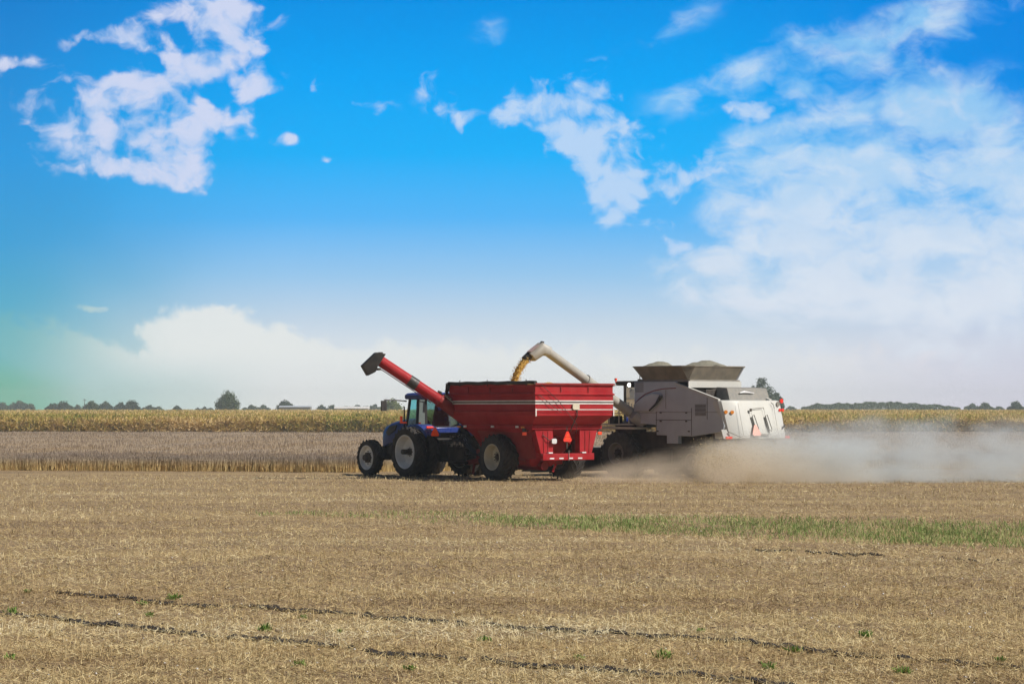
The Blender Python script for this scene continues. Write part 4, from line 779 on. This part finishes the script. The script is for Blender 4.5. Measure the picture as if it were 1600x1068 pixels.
    M['fadetri'] = mat('faded_triangle', (.75, .40, .34), .6); MB().loft([a_, b2]).build('slow_vehicle_triangle', M['fadetri'], T)
    strip3([(-1.05, 3.14), (-1.05, 1.8)], .007).build('hood_seam', M['grey'], T); strip3([(1.12, 3.14), (1.1, 1.8)], .007).build('hood_seam', M['grey'], T); strip3([(-1.15, 1.78), (0, 1.72), (1.2, 1.78)], .009).build('hood_seam', M['grey'], T)
    strip3([(.98, 3.16), (1.12, 3.05), (1.14, 2.9)], .012).build('hood_seam', M['dark'], T)
    def disc(c, r, nm, m, nrm=(0, -1, 0)): n_ = Vector(nrm).normalized(); MB().tube([Vector(c), Vector(c) + n_ * .045], r, 14).build(nm, m, T)
    disc((-1.50, -5.95, 2.76), .075, 'amber_lamp', M['amber'], (-.5, -.86, 0)); disc((-1.28, -6.10, 2.75), .075, 'amber_lamp', M['amber'], (-.5, -.86, 0))
    disc((1.58, -6.16, 2.84), .065, 'red_lamp', M['redglow']); disc((1.86, -6.06, 2.84), .065, 'red_lamp', M['redglow']); disc((1.50, -6.12, 3.08), .10, 'rear_work_lamp', M['grey']); disc((1.86, -6.0, 3.22), .095, 'warning_beacon', M['redglow'])
    MB().bar((1.55, -6.08, 2.72), (1.58, -6.02, 3.2), .03).build('lamp_bracket', M['black'], T)
    MB().tube([(1.50, -6.32, 2.02), (1.62, -6.38, 2.16), (1.72, -6.30, 2.22)], .035, 8).build('grab_handle', M['dark'], T)
    for x, s in ((-1.62, -1), (2.06, 1)):
        MB().hexa([(x - .16, -6.10, 1.66), (x + .14, -6.22, 1.66), (x + .14, -6.16, 1.66), (x - .16, -6.04, 1.66)], [(x - .22, -6.02, 2.04), (x - .02, -6.12, 2.04), (x - .02, -6.06, 2.04), (x - .22, -5.96, 2.04)]).build('lamp_plate', M['rearwhite'], T) if s < 0 else None
        MB().box((x - (.02 if s < 0 else .12), -6.26, 1.70), (.32, .06, .10), (0, 0, R(-12) if s < 0 else R(8))).build('tail_lamp', M['fadetri'] if 0 else M['redglow'], T, bevel=.01)
    MB().tube([(-1.6, -6.2, 1.95), (-1.2, -6.55, 1.72), (-.8, -6.62, 1.62), (.3, -6.62, 1.56)], .02, 6).build('rear_rod', M['grey'], T)
    MB().hexa([(-1.2, -6.3, 1.15), (1.2, -6.3, 1.15), (1.2, -5.2, 1.1), (-1.2, -5.2, 1.1)], [(-1.4, -6.1, 1.75), (1.4, -6.1, 1.75), (1.4, -5.0, 1.9), (-1.4, -5.0, 1.9)]).build('straw_spreader', M['dark'], T)
    # hopper extension
    lo_ = [(-1.52, -1.20), (-1.50, -1.18), (1.48, -1.18), (1.50, -1.20), (1.50, -3.82), (1.48, -3.84), (-1.50, -3.84), (-1.52, -3.82)]
    hi_ = [(-1.84, -1.0), (-1.6, -.66), (1.6, -.66), (1.86, -1.0), (1.86, -3.8), (1.66, -4.10), (-1.40, -4.10), (-1.84, -3.74)]
    def rg(pts, z, k=1): return [(.01 + (x - .01) * k, -2.4 + (y + 2.4) * k, z) for x, y in pts]
    ext = MB().loft([rg(lo_, 4.10), rg(hi_, 4.65), rg(hi_, 4.66, 1.015), rg(hi_, 4.70, 1.015), rg(hi_, 4.70, .975), rg(lo_, 4.12, .96)], False); ext.build('hopper_extension', M['ext'], T, ang=12)
    for (a, b) in (((1.40, -3.86, 4.12), (1.58, -4.13, 4.66)),): MB().bar(a, b, .05, .03).build('extension_rib', M['silver'], T)
    MB().box((0, -2.5, 4.07), (3.08, 2.9, .09)).build('hopper_base', M['grey'], T)
    # cab
    MB().hexa([(-.82, -.70, 2.1), (.82, -.70, 2.1), (.74, .95, 2.1), (-.74, .95, 2.1)], [(-.84, -.70, 2.35), (.84, -.70, 2.35), (.76, 1.0, 2.35), (-.76, 1.0, 2.35)]).build('cab_floor', M['grey'], T)
    cf = MB()
    for x, y in ((-.80, -.66), (.80, -.66), (-.74, .70), (.74, .70)): cf.bar((x, y, 2.3), (x * 1.02, y, 3.92), .10)
    cf.box((0, -.68, 3.1), (1.6, .05, 1.6)); cf.build('cab_frame', M['grey'], T)
    for s in (-1, 1): MB().add([(s * .78, -.6, 2.35), (s * .76, .68, 2.35), (s * .77, .68, 3.92), (s * .80, -.6, 3.92)], [(0, 1, 2, 3)]).build('side_window', M['glassd'], T)
    MB().add([(-.74, .72, 2.35), (.74, .72, 2.35), (.75, .72, 3.92), (-.75, .72, 3.92)], [(0, 1, 2, 3)]).build('windscreen', M['glassd'], T)
    MB().loft([[(x * k, y, z) for x, y in ((-.95, 1.12), (.95, 1.12), (.95, -.62), (-.95, -.62))] for k, z in ((.92, 3.90), (1, 3.97), (1, 4.05), (.9, 4.10))]).build('cab_roof', M['dark'], T, bevel=.02)
    MB().box((-.85, -.66, 4.12), (.5, .5, .1)).build('roof_box', M['grey'], T)
    MB().tube([(-.98, .20, 3.92), (-1.02, .18, 3.92)], .085, 14).build('lit_lamp', M['lamp'], T); MB().box((-.90, .22, 3.92), (.18, .24, .2)).build('lamp_housing', M['black'], T)
    MB().tube([(-.95, 1.08, 4.05), (-.95, 1.08, 4.12)], .03, 8).tube([(-.95, 1.08, 4.12), (-.95, 1.08, 4.22)], .06, 10).build('beacon', M['orange'], T)
    MB().tube([(-.9, -.35, 4.1), (-.9, -.35, 4.55)], .02, 6).build('antenna', M['black'], T)
    MB().tube([(-.9, 1.0, 3.95), (-1.55, 1.1, 3.75)], .025, 6).box((-1.6, 1.1, 3.52), (.10, .3, .42)).build('mirror', M['grey'], T)
    # platform, rails, ladder
    rl = MB(); rl.box((-1.35, .25, 2.22), (1.0, 1.9, .06))
    for y in (-.6, 0, .6, 1.15): rl.tube([(-1.82, y, 2.25), (-1.82, y, 3.15)], .025, 6)
    for z in (2.7, 3.15): rl.tube([(-1.82, -.6, z), (-1.82, 1.15, z)], .025, 6)
    rl.build('platform_rail', M['cream'], T)
    MB().box((-1.35, -.25, 2.0), (.9, 1.0, .36)).box((-1.4, .65, 2.42), (.5, .4, .34)).build('tool_box', M['dark'], T, bevel=.02)
    ld = MB(); y = 1.45
    for s in (0, .5): ld.tube([(-1.95, y + s, 2.3), (-2.2, y + s, .75)], .028, 6).tube([(-1.85, y + s, 2.3), (-1.85, y + s, 3.1)], .022, 6)
    for k in range(6): z = 2.15 - .28 * k; ld.box((-1.97 - .045 * k, y + .25, z), (.14, .5, .03))
    ld.build('ladder', M['cream'], T)
    MB().box((-2.05, 1.32, 2.30), (.1, .06, .18)).build('warning_lamp', M['orange'], T); MB().box((-2.0, 1.34, 2.02), (.16, .02, .16)).build('warning_sign', M['orange'], T); MB().box((-2.15, 1.42, .98), (.05, .04, .5), (0, R(8), 0)).build('red_marker', M['redglow'], T)
    MB().hexa([(-2.0, -1.15, 2.02), (-1.0, -1.15, 2.02), (-1.0, 1.1, 2.02), (-2.0, 1.1, 2.02)], [(-2.0, -1.15, 2.10), (-1.0, -1.15, 2.10), (-1.0, 1.1, 2.14), (-2.0, 1.1, 2.14)]).build('wheel_guard', M['cream'], T)
    # wheels
    MB().tube([(-1.9, 0, .98), (1.9, 0, .98)], .2, 12).tube([(-1.5, -4.2, .68), (1.5, -4.2, .68)], .12, 10).build('axles', M['dark'], T)
    w = wheel('front_wheel', T, (-2.05, 0, .98), .98, .46, .62, 18, .22, M['grey'], .16, .12, M['dustrubber'], lug=.055)
    copy_tree(w, T, (2.05, 0, .98), math.pi); copy_tree(w, T, (-1.34, 0, .98), 0); copy_tree(w, T, (1.34, 0, .98), math.pi)
    w2 = wheel('rear_wheel', T, (-1.75, -4.2, .68), .68, .36, .45, 16, .15, M['grey'], .12, .1, M['dustrubber'], lug=.04); copy_tree(w2, T, (1.75, -4.2, .68), math.pi)
    # feeder house and header
    MB().prism([(-.2, 1.9), (-.2, 1.2), (2.4, .35), (2.4, 1.15)], -.6, .6).build('feeder_house', M['grey'], T, bevel=.02)
    hd = MB().prism([(2.4, .25), (2.4, 1.15), (2.5, 1.2), (2.55, .35), (3.7, .18), (3.7, .12)], -3.6, 3.6)
    for x in (-3.6, 3.56): hd.prism([(2.4, .2), (2.4, 1.2), (3.2, 1.0), (4.3, .15)], x, x + .05)
    hd.build('header', M['dark'], T)
    rel = MB()
    for k in range(6):
        a = k * math.pi / 3; rel.bar((-3.4, 3.3 + .42 * math.cos(a), .85 + .42 * math.sin(a)), (3.4, 3.3 + .42 * math.cos(a), .85 + .42 * math.sin(a)), .05)
    for x in (-3.4, 0, 3.4):
        for k in range(3): a = k * math.pi / 3; rel.bar((x, 3.3 + .42 * math.cos(a), .85 + .42 * math.sin(a)), (x, 3.3 - .42 * math.cos(a), .85 - .42 * math.sin(a)), .03)
    rel.build('reel', M['grey'], T)
    # unloading auger
    mw = (Matrix.Translation((CX, CY, 0)) @ Matrix.Rotation(R(CP), 4, 'Z')).inverted()
    def W(px, py, Y): return mw @ Vector(((px - 800) / F * Y, Y, CAM_Z + (638 - py) / F * Y))
    E0 = W(982, 642, 104.2); E1 = W(850, 545.5, 100.4)
    MB().tube([(-1.3, -.95, 2.3), (-1.65, -.8, 2.55), E0 + (E0 - E1).normalized() * .25, E0], [.30, .27, .25, .23], 18).build('auger_elbow', M['augermetal'], T)
    MB().tube([E0, E0.lerp(E1, .5)], .215, 20).tube([E0.lerp(E1, .5), E1], .19, 20).build('unloading_auger', M['augermetal'], T)
    MB().tube([E0.lerp(E1, .5), E0.lerp(E1, .515)], .24, 20).tube([E0.lerp(E1, .24), E0.lerp(E1, .25)], .245, 20).build('auger_collar', M['augermetal'], T)
    dA = (E1 - E0).normalized(); sd_ = Vector((0, 0, 1)).cross(dA).normalized()
    s0 = W(856, 549, 100.5); s1 = W(845, 545, 100.35); s2 = W(829, 558, 100.3)
    d2 = (s2 - s1).normalized(); u2 = d2.cross(sd_).normalized(); u2 = u2 if u2.z > 0 else -u2
    def q8(c, u, hw, hh): return [c + sd_ * hw * a + u * hh * b for a, b in ((-.6, 1), (.6, 1), (1, .5), (1, -.6), (.6, -1), (-.6, -1), (-1, -.6), (-1, .5))]
    ua = dA.cross(sd_).normalized(); ua = ua if ua.z > 0 else -ua
    MB().loft([q8(s0, ua, .2, .2), q8(s1, (ua + u2).normalized(), .22, .26), q8(s2, u2, .2, .22)]).build('auger_spout', M['augermetal'], T, ang=50)
    pk = mat('pale_pink_panel', (.62, .46, .44), .6); c = s1.lerp(s2, .45) + u2 * .245; MB().hexa([c - d2 * .22 + sd_ * .13, c + d2 * .22 + sd_ * .13, c + d2 * .22 - sd_ * .13, c - d2 * .22 - sd_ * .13], [c - d2 * .22 + sd_ * .13 + u2 * .012, c + d2 * .22 + sd_ * .13 + u2 * .012, c + d2 * .22 - sd_ * .13 + u2 * .012, c - d2 * .22 - sd_ * .13 + u2 * .012]).build('spout_panel', pk, T)
    MB().tube([W(843, 540, 100.35), W(847, 536, 100.35), W(850, 536.5, 100.35)], [.06, .11, .09], 10).build('spout_cap', M['black'], T)
    r0 = W(830, 552, 100.3); r1 = W(820, 561, 100.25); MB().loft([q8(r0, u2, .17, .13), q8(r1, u2, .15, .12)]).build('rubber_flap', M['tarp'], T)
    return T
COMB = make_combine()
o = heap('grain_pile', -1.70, 1.72, -3.95, -.80, lambda x, y: 4.55 + .42 * np.exp(-((y + 3.2) ** 2 * 1.6 + (x - .2) ** 2 * 1.0)) + .36 * np.exp(-((y + 1.3) ** 2 * 2.6 + (x + .7) ** 2 * 1.4)), M['dgrain'], 'dusty grey-brown grain mounded in the open top of the combine', (CX, CY, 0), R(CP), 40)

# falling grain between spout and cart
def wp(px, py, Y): return Vector(((px - 800) / F * Y, Y, CAM_Z + (638 - py) / F * Y))
pts = [wp(826, 560, 100.3), wp(818, 566, 100.25), wp(811, 576, 100.2), wp(806, 588, 100.2), wp(802, 601, 100.2), wp(801, 606, 100.2)]
gm = MB().tube(pts, [.12, .135, .13, .12, .13, .14], 20)
o = gm.build('grain_stream', M['grain']); tag(o, 'curved stream of yellow grain falling from the silver auger into the cart', 'grain', kind='stuff')
ms = o.modifiers.new('sub', 'SUBSURF'); ms.levels = ms.render_levels = 3; tx = bpy.data.textures.new('grain', 'CLOUDS'); tx.noise_scale = .09; md = o.modifiers.new('d', 'DISPLACE'); md.texture = tx; md.strength = .09; md.mid_level = .5

N = 1600; f = rng.random(N); pa = np.array([tuple(p) for p in pts]); u = f * (len(pa) - 1); i0 = np.minimum(u.astype(int), len(pa) - 2); pp = pa[i0] + (pa[i0 + 1] - pa[i0]) * (u - i0)[:, None]
lumps('falling_grains', pp + rng.normal(0, .085, (N, 3)) * (.8 + .5 * f[:, None]), rng.uniform(.012, .028, N), M['grain'], 'loose yellow grains round the falling stream', 'grain')

# ---------------------------------------------------------------- chaff and dust
N = 26000; x = 7.2 + rng.gamma(2.0, 1.5, N); y = 98.2 + (x - 8.5) * .15 + rng.normal(0, 1.4, N); z = np.abs(rng.normal(0, .75, N)) + .02; k = (z < 1.75) & (x < 20) & (x > 7.0); x, y, z = x[k], y[k], z[k]; n = len(x)
a = rng.normal(0, 1, (n, 3)); a /= np.linalg.norm(a, axis=1, keepdims=True)
blades('flying_chaff', np.stack([x, y, z], -1), a * rng.uniform(.02, .07, n)[:, None], rng.uniform(.008, .02, n), M['straw'], rng.uniform(.3, 1, n), 'bits of chaff thrown out behind the combine', 'chaff')

def dust():
    m = bpy.data.materials.new('dust'); m.use_nodes = True; t = NT(m.node_tree); t.n.remove(t.n['Principled BSDF']); o = t.n['Material Output']
    pv = t.n.new('ShaderNodeVolumePrincipled'); t.l.new(pv.outputs[0], o.inputs['Volume'])
    P = t.n.new('ShaderNodeNewGeometry').outputs['Position']; s = t.n.new('ShaderNodeSeparateXYZ'); t.l.new(P, s.inputs[0]); X, Y, Z = s.outputs
    n = t.noise(t.mapping(P, scale=(.6, .4, 1.1)), .95, 4, .6)
    # plume height along its length
    cr = t.n.new('ShaderNodeFloatCurve'); c = cr.mapping.curves[0]
    pts = [(0, .10), (.10, .24), (.20, .38), (.30, .50), (.42, .60), (.60, .72), (1, .66)]
    c.points[0].location = pts[0]; c.points[1].location = pts[-1]
    for p in pts[1:-1]: c.points.new(*p)
    cr.mapping.update(); t.l.new(t.mapr(X, 2.0, 24.0, 0, 1, False), cr.inputs['Value'])
    H = t.math('MULTIPLY', cr.outputs[0], 3.6)
    Hn = t.math('MULTIPLY', H, t.math('ADD', .55, t.math('MULTIPLY', n, 1.0)))
    fz = t.mapr(t.math('DIVIDE', Z, Hn), 1.0, .25)
    yc = t.math('ADD', 97.4, t.math('MULTIPLY', t.math('SUBTRACT', X, 8.0), .12))
    fy = t.mapr(t.math('ABSOLUTE', t.math('SUBTRACT', Y, yc)), 4.2, 1.6)
    fx = t.math('ADD', t.mapr(X, 7.0, 8.8), t.math('MULTIPLY', t.mapr(X, 1.5, 4.0), .20))
    d = t.math('MULTIPLY', t.math('MULTIPLY', fz, fy), t.math('MULTIPLY', fx, t.mapr(n, .34, .62, .12, 1.5)))
    d = t.math('MULTIPLY', d, t.mapr(X, 10, 18, .85, .27)); t.l.new(d, pv.inputs['Density'])
    t.l.new(t.mix(t.mapr(t.math('ADD', X, t.math('MULTIPLY', Z, 2.5)), 9.5, 17), L4(.96, .86, .71), L4(.88, .93, .95)), pv.inputs['Color'])
    pv.inputs['Anisotropy'].default_value = .2
    b = MB().box((16.5, 99.2, 1.75), (30, 13, 3.6)); ob = b.build('dust_cloud', m); tag(ob, 'brown and grey dust cloud trailing right behind the combine', 'dust', kind='stuff')
    m.cycles.volume_step_rate = 1.0
dust()

# ---------------------------------------------------------------- haze
def haze():
    m = bpy.data.materials.new('haze'); m.use_nodes = True; t = NT(m.node_tree); t.n.remove(t.n['Principled BSDF']); o = t.n['Material Output']
    pv = t.n.new('ShaderNodeVolumePrincipled'); pv.inputs['Color'].default_value = (.72, .87, 1, 1); pv.inputs['Density'].default_value = .00022; pv.inputs['Anisotropy'].default_value = 0
    t.l.new(pv.outputs[0], o.inputs['Volume'])
    ob = MB().box((0, 920, 7.6), (3200, 2100, 19)).build('haze', m); tag(ob, 'thin pale haze over the far field', 'haze', kind='stuff')
haze()
